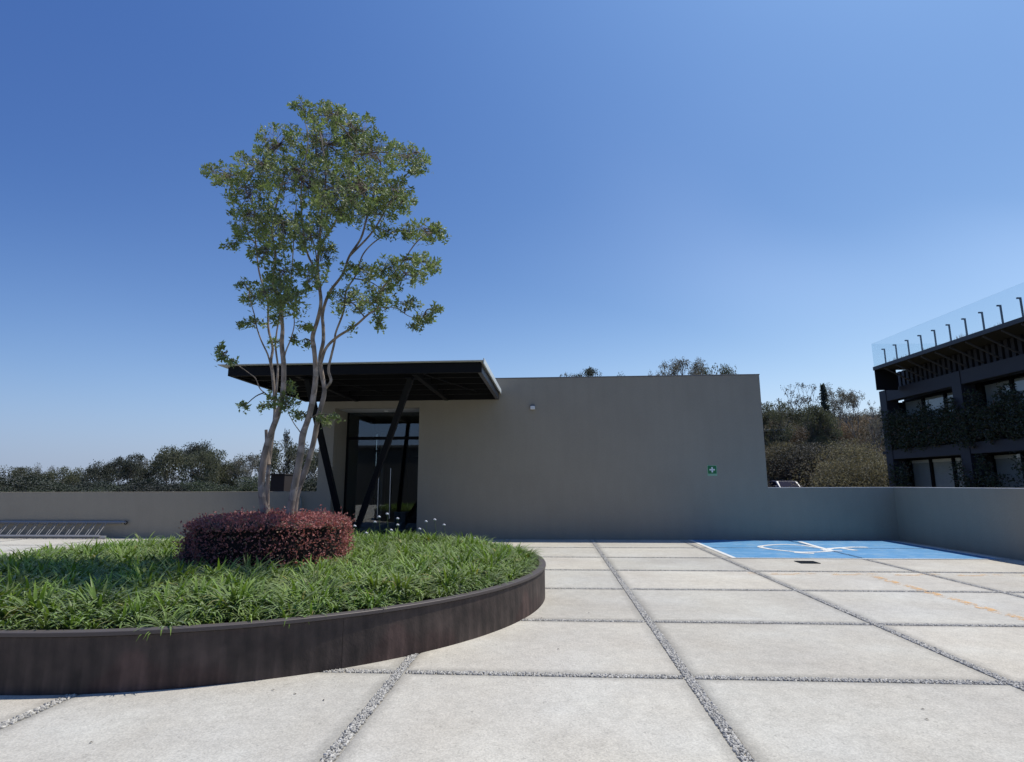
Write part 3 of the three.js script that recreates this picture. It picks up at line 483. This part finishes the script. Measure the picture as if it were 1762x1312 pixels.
    for (let k = 0; k < n; k++) {
      let a, b2; do { a = r() * 2 - 1; b2 = r() * 2 - 1; } while (a * a + b2 * b2 > 1.1);
      const p = at(cx + a * rx, cy + b2 * ry, cz + (r() - 0.5) * 2 * deep), nd = nodes[Math.floor(r() * nodes.length)];
      tw.push(limb([nd, nd.clone().lerp(p, 0.5).add(V(0, 0.02, 0)), p], 0.004, 0.002, 3, 2));
      const axis = p.clone().sub(nd).normalize().multiplyScalar(0.6).add(V(0, 0.5, 0)).add(rdir(r).multiplyScalar(0.5)).normalize(), s1 = axis.clone().cross(V(0.3, 0.2, 1)).normalize(), s2 = axis.clone().cross(s1);
      const nl = 8 + Math.floor(r() * 7), tone = 0.7 + r() * 0.6;
      for (let l = 0; l < nl; l++) {
        const an = l * 2.4 + r() * 1.1, sp = 0.35 + r() * 1.1, d = s1.clone().multiplyScalar(Math.cos(an) * sp).addScaledVector(s2, Math.sin(an) * sp).addScaledVector(axis, 0.55 + (r() - 0.5) * 0.5), k2 = tone * (0.75 + r() * 0.5), o = p.clone().addScaledVector(axis, -0.16 * r() * r()).add(rdir(r).multiplyScalar(0.022));
        lv.add(o, d, axis, 0.044 + r() * 0.034, 0.020 + r() * 0.013, [0.195 * k2, 0.260 * k2, 0.060 * k2], 0.2);
      }
    }
  }
  part(t, 'twigs', tw, std([0.15, 0.12, 0.095], 0.9), 'stuff');
  part(t, 'crown', lv.build(), M.leaf, 'stuff');
}
// flower stalks and a garden spotlight among the strap leaves
{
  const r = rng(12), dry = std([0.035, 0.03, 0.018], 0.9), green = std([0.07, 0.11, 0.03], 0.7), petal = std([0.75, 0.74, 0.78], 0.7);
  const stalk = (px, py, z, h, seedhead, label, group) => {
    const top = at(px, py, z), b = V(top.x + (r() - 0.5) * 0.1, SOIL, z), t = thing(seedhead ? 'dry_seed_head' : 'white_flower', label, seedhead ? 'seed head' : 'flower', [b.x, SOIL, z], group);
    part(t, 'stem', limb([b, b.clone().lerp(top, 0.5).add(V(0.02, 0, 0)), top], 0.006, 0.004, 5, 3), seedhead ? dry : green);
    const g = [], n = seedhead ? 13 : 6;
    for (let k = 0; k < n; k++) { const a = k * 2.4, e = 0.1 + k / n * (seedhead ? 1.3 : 1.2), L = (seedhead ? 0.075 : 0.02) * h, d = V(Math.sin(e) * Math.cos(a), Math.cos(e), Math.sin(e) * Math.sin(a)), q = top.clone().addScaledVector(d, L); if (seedhead) g.push(rod(top, q, 0.003, 4)); const s = new THREE.IcosahedronGeometry(seedhead ? 0.011 : 0.013, 0); s.scale(1, 1.2, 1); s.translate(q.x, q.y, q.z); g.push(s); }
    part(t, seedhead ? 'seed_pods' : 'petals', g, seedhead ? dry : petal);
  };
  const L1 = ['tall dry seed head standing at the back edge of the planting, spread like a fan', 'small dry seed head just beside the fan shaped one', 'thin dark seed head between the fan shaped one and the faint one', 'faint dry seed head nearest the edge of the photo', 'compact dark seed head alone against the pale paving near the ladder end'];
  [[78, 950, -8.9, 1], [106, 955, -8.8, 0.7], [46, 960, -8.6, 0.55], [25, 966, -8.4, 0.9], [176, 941, -9.6, 0.6]].forEach(([x, y, z, h], i) => stalk(x, y, z, h, true, L1[i]));
  const L2 = ['tallest white flower before the doorway, beside the slanting leg', 'white flower before the doorway, upper one of the close pair', 'white flower highest before the dark doorway', 'white flower before the right half of the doorway', 'small white bud under the doorway flower nearest the wall edge', 'low white flower right beside the red hedge', 'low white flower at the middle of the doorway foot', 'low white flower where doorway and wall meet', 'faint white flower just onto the grey wall', 'white flower in the middle of those before the wall', 'white flower standing furthest along the wall of the near cluster', 'lone low white flower far along the wall near the planter end', 'white flower between hedge and slanting canopy leg', 'white flower poking up behind the red hedge by the tree stems']; let fi = 0;
  for (const [x, y, z] of [[645, 900, -10.2], [652, 891, -10.2], [666, 886, -10.4], [684, 894, -10.3], [684, 905, -10.0], [630, 919, -9.8], [673, 914, -10.0], [722, 912, -10.4], [733, 899, -10.7], [748, 896, -10.8], [764, 905, -10.7], [817, 928, -10.6], [610, 907, -9.6], [455, 880, -9.3]])
    stalk(x, y, z, 0.9, false, L2[fi++], 'small white flowers over the planting');
  const p = at(703, 1022, -6.55), s = thing('garden_spotlight', 'small dark garden spotlight with a bright rim among the strap leaves', 'spotlight', [p.x, SOIL, -6.55]);
  part(s, 'stake', rod(V(p.x, SOIL, -6.55), V(p.x, p.y, -6.55), 0.012, 8), M.black);
  const ax = V(-0.25, 0.8, 0.5).normalize(), q = new THREE.Quaternion().setFromUnitVectors(V(0, 1, 0), ax);
  part(s, 'housing', new THREE.CylinderGeometry(0.04, 0.035, 0.11, 18).applyQuaternion(q).translate(p.x, p.y, -6.55), M.black);
  part(s, 'lens', new THREE.CylinderGeometry(0.037, 0.037, 0.008, 18).applyQuaternion(q).translate(p.x + ax.x * 0.058, p.y + ax.y * 0.058, -6.55 + ax.z * 0.058), std([0.75, 0.75, 0.75], 0.2));
}

// ---------------------------------------------------------------- dark building with glass railed roof terrace
{
  const t = thing('dark_frame_building', 'dark steel framed office building with planted balconies and glass railed roof terrace', 'building', [19.38, -4.5, -36]);
  t.rotation.y = -87.32 * D2R; base.set(t, V(0, -4.5, 0));               // own axes: x along the front from its far end, z out towards the plaza
  const F = std([0.040, 0.042, 0.056], 0.55, { map: M.stuccoMap }), F2 = std([0.055, 0.058, 0.072], 0.6, { map: M.stuccoMap }), dk = std([0.008, 0.009, 0.011], 0.7), S1 = 26;
  part(t, 'body', box(0.3, S1, -4.5, 7.9, -12, -1.35, 0), dk);
  part(t, 'roof', box(2.0, S1, 7.82, 7.98, -12, 1.2, 0.01), std([0.06, 0.06, 0.06], 0.8));
  part(t, 'roof_edge', box(1.98, S1, 7.80, 8.0, 1.202, 1.26, 0.006), std([0.05, 0.052, 0.056], 0.5));
  part(t, 'side_wall', box(0.3, 0.42, -4.5, 6.18, -1.34, -0.71, 0), dk);
  part(t, 'end_panel', box(1.99, 2.05, 6.67, 7.815, 0.02, 1.2, 0.004), dk);
  for (let s = 0.2; s < S1; s += 5.9) part(t, 'column', box(s, s + 0.62, -4.5, 6.86, -0.7, 0.0, 0.01), F);
  for (const [y0, y1] of [[6.2, 6.86], [2.86, 3.4], [-0.6, -0.05]]) for (let s = 0.2; s < S1 - 6; s += 5.9) part(t, 'beam', box(s + 0.622, s + 5.898, y0, y1, -0.62, -0.03, 0.01), F2);
  // ribbed band under the terrace, brackets
  for (let s = 0.8; s < 18; s += 0.36) part(t, 'rib', box(s, s + 0.2, 6.9, 7.8, -0.5, -0.38, 0.004), F2);
  part(t, 'backing', box(0.3, S1, 6.87, 7.8, -1.34, -0.52, 0), dk);
  for (let k = 0; k < 16; k++) { const s = 2.87 + k * 1.008; part(t, 'bracket', bar(V(s, 7.76, 1.15), V(s, 7.0, -0.3), 0.05, 0.07), std([0.11, 0.11, 0.115], 0.5)); }
  // balustrade
  for (let k = -1; k < 16; k++) {
    const s = 2.87 + k * 1.008, a = Math.max(2.0, s + 0.012), b2 = s + 1.0;
    part(t, 'glass_panel', box(a, b2, 8.005, 9.34, 1.19, 1.205, 0), M.railGlass);
    if (k < 0) continue;
    part(t, 'post', [box(s - 0.03, s + 0.03, 7.98, 8.86, 1.02, 1.07, 0), box(s - 0.03, s + 0.03, 8.80, 8.86, 1.072, 1.188, 0)], M.black);
  }
  part(t, 'glass_panel', box(1.985, 2.0, 8.005, 9.34, -4, 1.18, 0), M.railGlass);
  // dry grass along the terrace edge
  { const r = rng(41), lv = new Leaves(); for (let i = 0; i < 2200; i++) { const s = 2.2 + r() * 17, z = 0.6 - r() * 0.7; lv.quad(V(s, 7.96, z), V((r() - 0.5) * 0.5, 1, (r() - 0.5) * 0.5), rdir(r), 0.12 + r() * 0.4 * (0.3 + vnoise(s * 1.3, 2, 0, 5)), 0.025, [0.25, 0.19, 0.12]); } part(t, 'dry_grass', lv.build(), M.far, 'stuff'); }
  // windows: recessed panes with pale blinds behind, dark mullions between
  const blind = std([0.62, 0.64, 0.61], 0.9, { map: M.stuccoMap }), blind2 = std([0.8, 0.8, 0.78], 0.9);
  for (let b = 0; b < 4; b++) for (const [y0, y1, low] of [[3.9, 6.15, 0], [0.2, 2.78, 1]]) {
    const s0 = 0.82 + b * 5.9;
    for (let k = 0; k < 3; k++) {
      const a = s0 + (b ? 0 : -0.1) + k * 1.72, e = Math.min(a + 1.58, s0 + 5.2), w = part(t, 'window', [box(a - 0.06, a, y0, y1, -1.12, -1.0, 0), box(e, e + 0.06, y0, y1, -1.12, -1.0, 0), box(a - 0.06, e + 0.06, y1, y1 + 0.06, -1.12, -1.0, 0)], M.black);
      part(w, 'pane', box(a, e, y0, y1, -1.07, -1.055, 0), M.railGlass);
      part(w, 'blind', box(a + 0.02, e - 0.02, low ? y0 + 0.3 : y0, y1 - 0.02, -1.14, -1.12, 0), blind);
      if (low) part(w, 'blind_box', box(a, e, y1 - 0.16, y1, -1.18, -1.10, 0), blind2);
    }
    part(t, 'panel', box(s0 - 0.1, s0 + 5.1, low ? -0.05 : 3.4, y0, -1.1, -0.98, 0), F);
    for (let k = 0; k < 12; k++) if (!low) part(t, 'louvre', box(s0 + 0.1 + k * 0.42, s0 + 0.3 + k * 0.42, 3.42, 4.6, -0.8, -0.74, 0), F2);
  }
  part(t, 'balcony', [box(-0.75, 0.2, 3.2, 3.38, -2.5, -0.4, 0.01)], F);
  part(t, 'glass_panel', box(-0.74, 0.19, 3.4, 4.4, -0.46, -0.445, 0), M.railGlass);
  // trailing plants on the balconies, each bay's plants one mass
  for (let b = 0; b < 4; b++) for (const [yb, yt, dens] of [[3.9, 5.35, 1], [0.6, 2.4, 0.45]]) {
    const r = rng(500 + b * 7 + (dens < 1 ? 3 : 0)), lv = new Leaves(), s0 = 0.5 + b * 5.9;
    for (let i = 0; i < 8000 * dens; i++) {
      const s = s0 + r() * 6.0, topn = yt - 1.15 + fbm(s * 1.5 + b, 3, 0, 8, 3) * 2.0, botn = yb - fbm(s * 1.7 + 5, 1, 0, 9, 3) * 1.0; if (dens < 1 && fbm(s * 0.8 + 2, 7, 0, 3, 2) < 0.45) continue;
      const y = botn + Math.pow(r(), 0.8) * (topn - botn), z = -0.1 + (r() - 0.35) * 0.7, k = 0.4 + r() * 0.8; lv.quad(V(s, y, z), rdir(r), rdir(r), 0.09 + r() * 0.10, 0.055 + r() * 0.045, r() > 0.93 ? [0.16 * k, 0.11 * k, 0.07 * k] : [0.055 * k, 0.080 * k, 0.030 * k]);
    }
    part(t, 'trailing_plants', lv.build(), M.far, 'stuff');
  }
}

// ---------------------------------------------------------------- car and house up the slope
{
  const cx = 18.95, cz = -48.7, y = groundH(cx, cz) > 0.35 ? groundH(cx, cz) : 0.3;
  const pad = single('parking_pad', box(cx - 1.4, cx + 1.4, y - 2.5, y, cz - 5, cz + 1.2, 0.02), std([0.2, 0.2, 0.19], 0.9), 'small concrete pad under the parked car on the slope', 'pad');
  const t = thing('parked_car', 'dark blue car on the slope, only its roof showing over the parapet', 'car', [cx, y, cz]);
  const prof = [[0.55, 0.28], [0.6, 0.6], [0.45, 0.78], [-0.35, 0.92], [-1.05, 1.4], [-1.9, 1.47], [-2.8, 1.38], [-3.55, 0.98], [-3.75, 0.9], [-3.8, 0.4], [-3.7, 0.28]];
  const body = (w0, w1, pr, inset) => { const s = new THREE.Shape(pr.map(([z, h]) => new THREE.Vector2(z, h))); const g = new THREE.ExtrudeGeometry(s, { depth: w1 - w0 - 0.16, bevelEnabled: true, bevelThickness: 0.08, bevelSize: 0.08, bevelOffset: -0.08, bevelSegments: 3 }); g.rotateY(-Math.PI / 2); g.translate(cx + w1 - 0.08, y, cz); return planar(g); };
  part(t, 'body', body(-0.88, 0.88, prof), new THREE.MeshPhysicalMaterial({ color: lin(0.06, 0.065, 0.11), roughness: 0.35, clearcoat: 1 }));
  const ws = (pts) => { const P = []; for (const [a, b, c] of [[0, 1, 2], [0, 2, 3]]) for (const i of [a, b, c]) P.push(cx + pts[i][0], y + pts[i][1], cz + pts[i][2]); const g = new THREE.BufferGeometry(); g.setAttribute('position', new THREE.Float32BufferAttribute(P, 3)); g.computeVertexNormals(); return g; };
  const gl = matt([0.010, 0.012, 0.034], 0.5, 0.02); gl.side = THREE.DoubleSide;
  part(t, 'windscreen', ws([[-0.74, 0.955, -0.36], [0.74, 0.955, -0.36], [0.66, 1.395, -1.0], [-0.66, 1.395, -1.0]]), gl);
  for (const s of [-1, 1]) { part(t, 'side_window', ws([[s * 0.884, 0.95, -0.6], [s * 0.884, 1.34, -1.15], [s * 0.884, 1.34, -2.7], [s * 0.884, 0.98, -3.2]]), gl); part(t, 'headlight', new THREE.SphereGeometry(0.1, 12, 8).scale(1.5, 0.8, 0.5).translate(cx + s * 0.6, y + 0.66, cz + 0.54), M.white); part(t, 'mirror', box(cx + s * 0.98 - 0.08, cx + s * 0.98 + 0.08, y + 0.9, y + 1.03, cz - 0.75, cz - 0.65, 0.02), std([0.2, 0.2, 0.27], 0.4)); for (const z of [-0.15, -3.0]) { const w = part(t, 'wheel', new THREE.CylinderGeometry(0.31, 0.31, 0.2, 24).rotateZ(Math.PI / 2).translate(cx + s * 0.80, y + 0.31, cz + z), std([0.015, 0.015, 0.015], 0.9)); part(w, 'rim', new THREE.CylinderGeometry(0.19, 0.19, 0.21, 16).rotateZ(Math.PI / 2).translate(cx + s * 0.805, y + 0.31, cz + z), M.steel); } }
  const hx = 24.2, hz = -64, hy = 4.55, h = thing('hillside_house', 'small house with a white flat roof among the shrubs on the hillside', 'house', [hx, hy, hz]);
  part(h, 'wall', box(hx - 3.5, hx + 0.9, hy - 3, hy + 2.4, hz - 4, hz, 0.01), std([0.10, 0.075, 0.06], 0.9)); part(h, 'roof', box(hx - 3.8, hx + 1.1, hy + 2.4, hy + 2.62, hz - 4.2, hz + 0.4, 0.02), std([0.62, 0.6, 0.56], 0.8)); part(h, 'window', box(hx - 0.2, hx + 0.8, hy + 0.9, hy + 1.9, hz + 0.003, hz + 0.03, 0), gl);
  const p2 = at(478, 836, -55), sh = thing('brick_shed', 'small reddish brown shed beyond the parapet, seen between the tree stems', 'shed', [p2.x, groundH(p2.x, -55), -55]);
  part(sh, 'wall', box(p2.x - 0.75, p2.x + 0.6, groundH(p2.x, -55) - 0.3, p2.y + 1.0, -58, -55, 0.01), std([0.028, 0.021, 0.019], 0.95)); part(sh, 'roof', box(p2.x - 0.8, p2.x + 0.65, p2.y + 1.0, p2.y + 1.12, -58.1, -54.9, 0.01), std([0.03, 0.025, 0.022], 0.95));
}

// ---------------------------------------------------------------- far trees and undergrowth
function treeKind(seed, o) {       // a far tree of height 1: trunk with limbs, crown of leaf clumps
  const r = rng(seed), wood = [], lv = new Leaves(), tips = [];
  const grow = (p, d, L, rad, lev) => {
    const q = p.clone().addScaledVector(d, L), mid = p.clone().lerp(q, 0.5).add(rdir(r).multiplyScalar(L * 0.08)); wood.push(limb([p, mid, q], rad, rad * 0.6, 5, 2));
    if (lev >= o.lev) { tips.push(q); return; } if (lev > 0 && r() < 0.5) tips.push(mid);
    const n = o.n + Math.floor(r() * 2); for (let k = 0; k < n; k++) { const nd = d.clone().multiplyScalar(0.9).add(rdir(r).multiplyScalar(o.spread)).add(V(0, o.up, 0)).normalize(); grow(q, nd, L * (0.62 + r() * 0.25), rad * 0.6, lev + 1); }
  };
  grow(V(0, -0.15, 0), V((r() - 0.5) * 0.15, 1, (r() - 0.5) * 0.15).normalize(), o.trunk + 0.15, o.rad, 0);
  let ym = 0; for (const q of tips) ym = Math.max(ym, q.y); const s = 0.94 / ym;
  for (const q of tips) {
    const c = o.cr * (0.6 + r() * 0.8), tone = 0.7 + r() * 0.6, n = Math.round(o.leaf * (0.5 + r()));
    for (let i = 0; i < n; i++) { const d = rdir(r), p = q.clone().add(d.clone().multiply(V(1, o.flat, 1)).multiplyScalar(c * Math.cbrt(r()))), k = tone * (0.7 + r() * 0.6); lv.quad(p, rdir(r).add(V(0, o.droop, 0)), rdir(r), o.ls * (0.7 + r() * 0.7), o.ls * 0.5, o.col.map((v) => v * k)); }
  }
  const W = merge(wood), G = lv.build(); W.scale(s, s, s); G.scale(s, s, s); return [W, G, o.bark ?? M.barkFar];
}
const KIND = {
  round: [1, 2, 3].map((s) => treeKind(s * 13, { lev: 3, n: 3, spread: 0.75, up: 0.15, trunk: 0.3, rad: 0.02, cr: 0.13, leaf: 130, flat: 0.75, droop: 0, ls: 0.030, col: [0.100, 0.108, 0.052] })),
  dark: [4, 5, 6].map((s) => treeKind(s * 17, { lev: 3, n: 3, spread: 0.7, up: 0.25, trunk: 0.32, rad: 0.022, cr: 0.12, leaf: 130, flat: 0.6, droop: 0, ls: 0.030, col: [0.055, 0.064, 0.038] })),
  gum: [7, 8, 9].map((s) => treeKind(s * 19, { lev: 3, n: 3, spread: 0.62, up: 0.25, trunk: 0.30, rad: 0.015, cr: 0.075, leaf: 46, flat: 0.8, droop: -0.4, ls: 0.024, col: [0.16, 0.15, 0.105], bark: M.barkPale })),
  bare: [10, 11].map((s) => treeKind(s * 23, { lev: 4, n: 2, spread: 0.6, up: 0.25, trunk: 0.24, rad: 0.021, cr: 0.04, leaf: 12, flat: 0.8, droop: 0, ls: 0.026, col: [0.07, 0.062, 0.048], bark: M.barkPale })),
  slim: [12, 13].map((s) => treeKind(s * 29, { lev: 3, n: 3, spread: 0.32, up: 0.8, trunk: 0.2, rad: 0.012, cr: 0.05, leaf: 12, flat: 1.5, droop: 0.3, ls: 0.035, col: [0.06, 0.065, 0.045], bark: M.barkPale })),
  conifer: [14].map(() => { const r = rng(404), lv = new Leaves(), w = [limb([V(0, -0.1, 0), V(0, 0.5, 0), V(0, 0.98, 0)], 0.022, 0.004, 6, 3)]; for (let y = 0.14; y < 1; y += 0.022) { const R = 0.26 * (1 - y) * (0.7 + r() * 0.5) + 0.012; for (let k = 0; k < 6; k++) { const a = r() * 6.28, e = V(R * Math.cos(a), y - R * 0.25, R * Math.sin(a)); w.push(rod(V(0, y, 0), e, 0.003, 3)); for (let i = 0; i < 14; i++) { const q = V(0, y, 0).lerp(e, 0.25 + 0.75 * r()).add(rdir(r).multiplyScalar(0.016)), c = 0.6 + r() * 0.7; lv.quad(q, rdir(r), rdir(r), 0.03, 0.014, [0.05 * c, 0.068 * c, 0.038 * c]); } } } return [merge(w), lv.build(), M.barkFar]; }),
  shrub: [15, 16, 17].map((s) => treeKind(s * 31, { lev: 2, n: 5, spread: 1.0, up: 0.1, trunk: 0.12, rad: 0.02, cr: 0.22, leaf: 520, flat: 0.75, droop: 0, ls: 0.019, col: [0.17, 0.150, 0.075] })),
  scrub: [18, 19, 20, 21].map((s) => treeKind(s * 37, { lev: 2, n: 5, spread: 1.1, up: 0.1, trunk: 0.1, rad: 0.02, cr: 0.26, leaf: 520, flat: 0.7, droop: 0, ls: 0.019, col: [0.130, 0.118, 0.072] })),
};
const kindAt = {};
function farTree(kind, px, topY, z, label, group, wide = 1, cat = 'tree') {
  const top = at(px, topY, z), g = groundH(top.x, z), h = Math.max(1.2, top.y - g), k = kindAt[kind] = (kindAt[kind] ?? -1) + 1, [W, G, bark] = KIND[kind][k % KIND[kind].length];
  const t = new THREE.Group(); t.name = numbered(cat === 'tree' ? { round: 'broadleaf_tree', dark: 'dark_evergreen_tree', gum: 'gum_tree', bare: 'bare_tree', slim: 'slim_tree', conifer: 'conifer_tree' }[kind] : 'hillside_shrub');
  t.position.set(top.x, g, z); t.rotation.y = hash(k, Math.round(px), 7) * 6.28; t.scale.set(h * wide, h, h * wide); scene.add(t); tag(t, label, cat, group);
  for (const [n, ge, m] of [['trunk', W, bark], ['crown', G, M.far]]) { const o = new THREE.Mesh(ge, m); o.name = n; o.castShadow = o.receiveShadow = true; if (n === 'crown') o.userData.kind = 'stuff'; t.add(o); }
}
// beyond the left parapet, from the edge of the photo to the building
[['round', 9, 807, -82, 'grey green bushy tree at the very edge of the row beyond the parapet', 1.0], ['gum', 24, 808, -95, 'thin pale tree at the low start of the row beyond the parapet', 0.8], ['dark', 48, 802, -84, 'dark dome shaped tree next to the umbrella topped one beyond the parapet', 0.9], ['gum', 74, 795, -88, 'umbrella topped pale tree beyond the parapet, above the ladder', 0.9], ['round', 97, 803, -80, 'green tree between the umbrella topped tree and the low gap beyond the parapet', 1.0], ['round', 133, 812, -92, 'low faded tree in the gap of the row beyond the parapet', 1.0], ['slim', 154, 802, -90, 'slim pale tree rising beside the gap beyond the parapet', 0.9], ['dark', 180, 794, -82, 'broad dark tree beside the gap, first of the tall group beyond the parapet', 1.0], ['dark', 216, 783, -78, 'dark flat topped tree beyond the parapet above the ladder end', 0.9], ['dark', 236, 780, -80, 'tallest dark tree of the middle group beyond the parapet', 0.8], ['gum', 258, 787, -86, 'open pale stemmed tree between two dark trees beyond the parapet', 0.8], ['gum', 280, 786, -84, 'airy grey tree just before the tall dark crown beyond the parapet', 0.9], ['round', 303, 775, -78, 'rounded olive tree below the tall dark crown beyond the parapet', 0.9], ['dark', 342, 759, -80, 'tallest dark crown in the row, between ladder and tree stems', 0.8], ['round', 368, 771, -74, 'olive green tree sloping down beside the tallest dark crown', 0.9], ['round', 400, 786, -78, 'small olive tree at the foot of the slope beside the tree stems', 0.9], ['gum', 425, 790, -84, 'low grey tree just before the first pale stem', 0.9], ['gum', 445, 775, -76, 'grey tree behind the first pale stem', 0.9], ['round', 488, 766, -72, 'bushy olive tree seen between the two groups of stems', 0.8], ['slim', 499, 739, -74, 'thin wispy tree standing highest between the stems', 0.55], ['gum', 524, 768, -72, 'pale tree filling the gap beside the building corner', 0.9], ['round', 556, 772, -74, 'olive tree partly hidden by the building corner', 0.9]].forEach(([k, x, y, z, l, w]) => farTree(k, x, y, z, l, 'trees beyond the low parapet', w * 0.74));
// over the roof
[['dark', 1010, 632, -88, 'small dark spreading tree top showing over the flat roof', 0.7], ['round', 1078, 643, -96, 'tiny round tree top just showing over the roof', 0.5], ['gum', 1146, 616, -90, 'round pale tree top over the roof, taller of the pair on its outer side', 0.6], ['gum', 1186, 610, -88, 'highest ragged tree top over the flat roof', 0.6], ['round', 1228, 632, -92, 'low rounded tree top over the roof near its corner', 0.55], ['gum', 975, 641, -98, 'faint tree top barely over the roof beside the dark spreading one', 0.5]].forEach(([k, x, y, z, l, w]) => farTree(k, x, y, z, l, 'tree tops over the roof', w));
// the hillside between building and dark frame building
[['bare', 1340, 655, -64, 'wide bare branched tree on the ridge beside the building corner', 0.95], ['bare', 1382, 655, -68, 'second bare branched tree on the ridge, pale trunk', 0.8], ['round', 1316, 694, -60, 'dark bushy tree right at the building corner on the ridge', 0.9], ['conifer', 1416, 664, -60, 'dark pointed conifer in the middle of the ridge', 1.0], ['round', 1388, 690, -58, 'dark rounded tree beside the pointed conifer on its building side', 0.8], ['gum', 1436, 657, -66, 'pale leafy tree just behind the conifer', 0.75], ['gum', 1466, 668, -64, 'open crowned pale tree on the ridge past the conifer', 0.8], ['bare', 1494, 684, -66, 'low thin bare tree on the ridge near the dark building', 0.8], ['gum', 1512, 698, -62, 'pale tree half hidden by the dark building edge', 0.8], ['bare', 1500, 728, -52, 'leaning grey bare tree on the slope by the dark building', 0.7]].forEach(([k, x, y, z, l, w]) => farTree(k, x, y, z, l, 'trees on the hillside ridge', w * 0.85));
[['round', 1400, 752, -58, 'rounded dark shrub in the upper middle of the slope', 0.9], ['shrub', 1350, 772, -56, 'brown green shrub under the small white roofed house', 1.0], ['shrub', 1470, 778, -50, 'yellow brown shrub on the slope near the dark building', 0.9], ['round', 1376, 786, -56, 'dark layered shrub above the parked car', 0.9], ['shrub', 1440, 785, -52, 'dull brown shrub in the middle of the slope', 1.0], ['shrub', 1416, 805, -47, 'grey green shrub just over the parapet', 1.0], ['shrub', 1495, 805, -46, 'speckled pale green shrub beside the dark building', 0.9], ['shrub', 1340, 800, -57, 'olive shrub behind the parked car', 0.8]].forEach(([k, x, y, z, l, w]) => farTree(k, x, y, z, l, 'shrubs on the slope', w, 'shrub'));
{
  const r = rng(61), kinds = [...KIND.scrub.map((k) => k[1]), KIND.round[0][1], KIND.round[1][1], KIND.dark[1][1]], lists = kinds.map(() => []);
  for (let i = 0; i < 1100; i++) { const z = -46 - r() * 56, ang = -0.02 + r() * 0.72, x = ang * -z; if (x > 17 && x < 40 && z > -46) continue; if (Math.abs(ang - 0.389) < 0.032 && z > -50.5) continue; if (Math.hypot(x - 18.95, z + 50) < 5.5 || Math.hypot(x - 24, z + 63) < 6) continue; lists[i % 4].push([x, z, 1.2 + r() * r() * 2.6, 1]); }
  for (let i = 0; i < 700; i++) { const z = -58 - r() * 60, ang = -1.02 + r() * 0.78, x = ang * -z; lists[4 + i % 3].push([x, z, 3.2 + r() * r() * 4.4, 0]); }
  const u = thing('undergrowth', 'brown green scrub covering the slopes beyond the parapets', 'undergrowth', [0, 0, 0], null, 'stuff'), o = new THREE.Object3D(), c = new THREE.Color();
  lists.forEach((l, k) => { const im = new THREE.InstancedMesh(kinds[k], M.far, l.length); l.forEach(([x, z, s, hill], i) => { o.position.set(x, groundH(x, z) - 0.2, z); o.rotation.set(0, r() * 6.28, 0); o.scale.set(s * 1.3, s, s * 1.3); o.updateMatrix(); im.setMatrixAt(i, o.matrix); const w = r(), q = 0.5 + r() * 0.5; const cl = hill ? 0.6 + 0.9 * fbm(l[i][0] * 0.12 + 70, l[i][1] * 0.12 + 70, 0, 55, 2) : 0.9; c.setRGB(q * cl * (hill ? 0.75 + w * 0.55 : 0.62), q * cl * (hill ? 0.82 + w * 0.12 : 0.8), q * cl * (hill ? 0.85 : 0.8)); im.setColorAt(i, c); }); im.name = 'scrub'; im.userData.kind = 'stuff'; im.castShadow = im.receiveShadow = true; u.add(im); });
}
renderer.render(scene, camera);
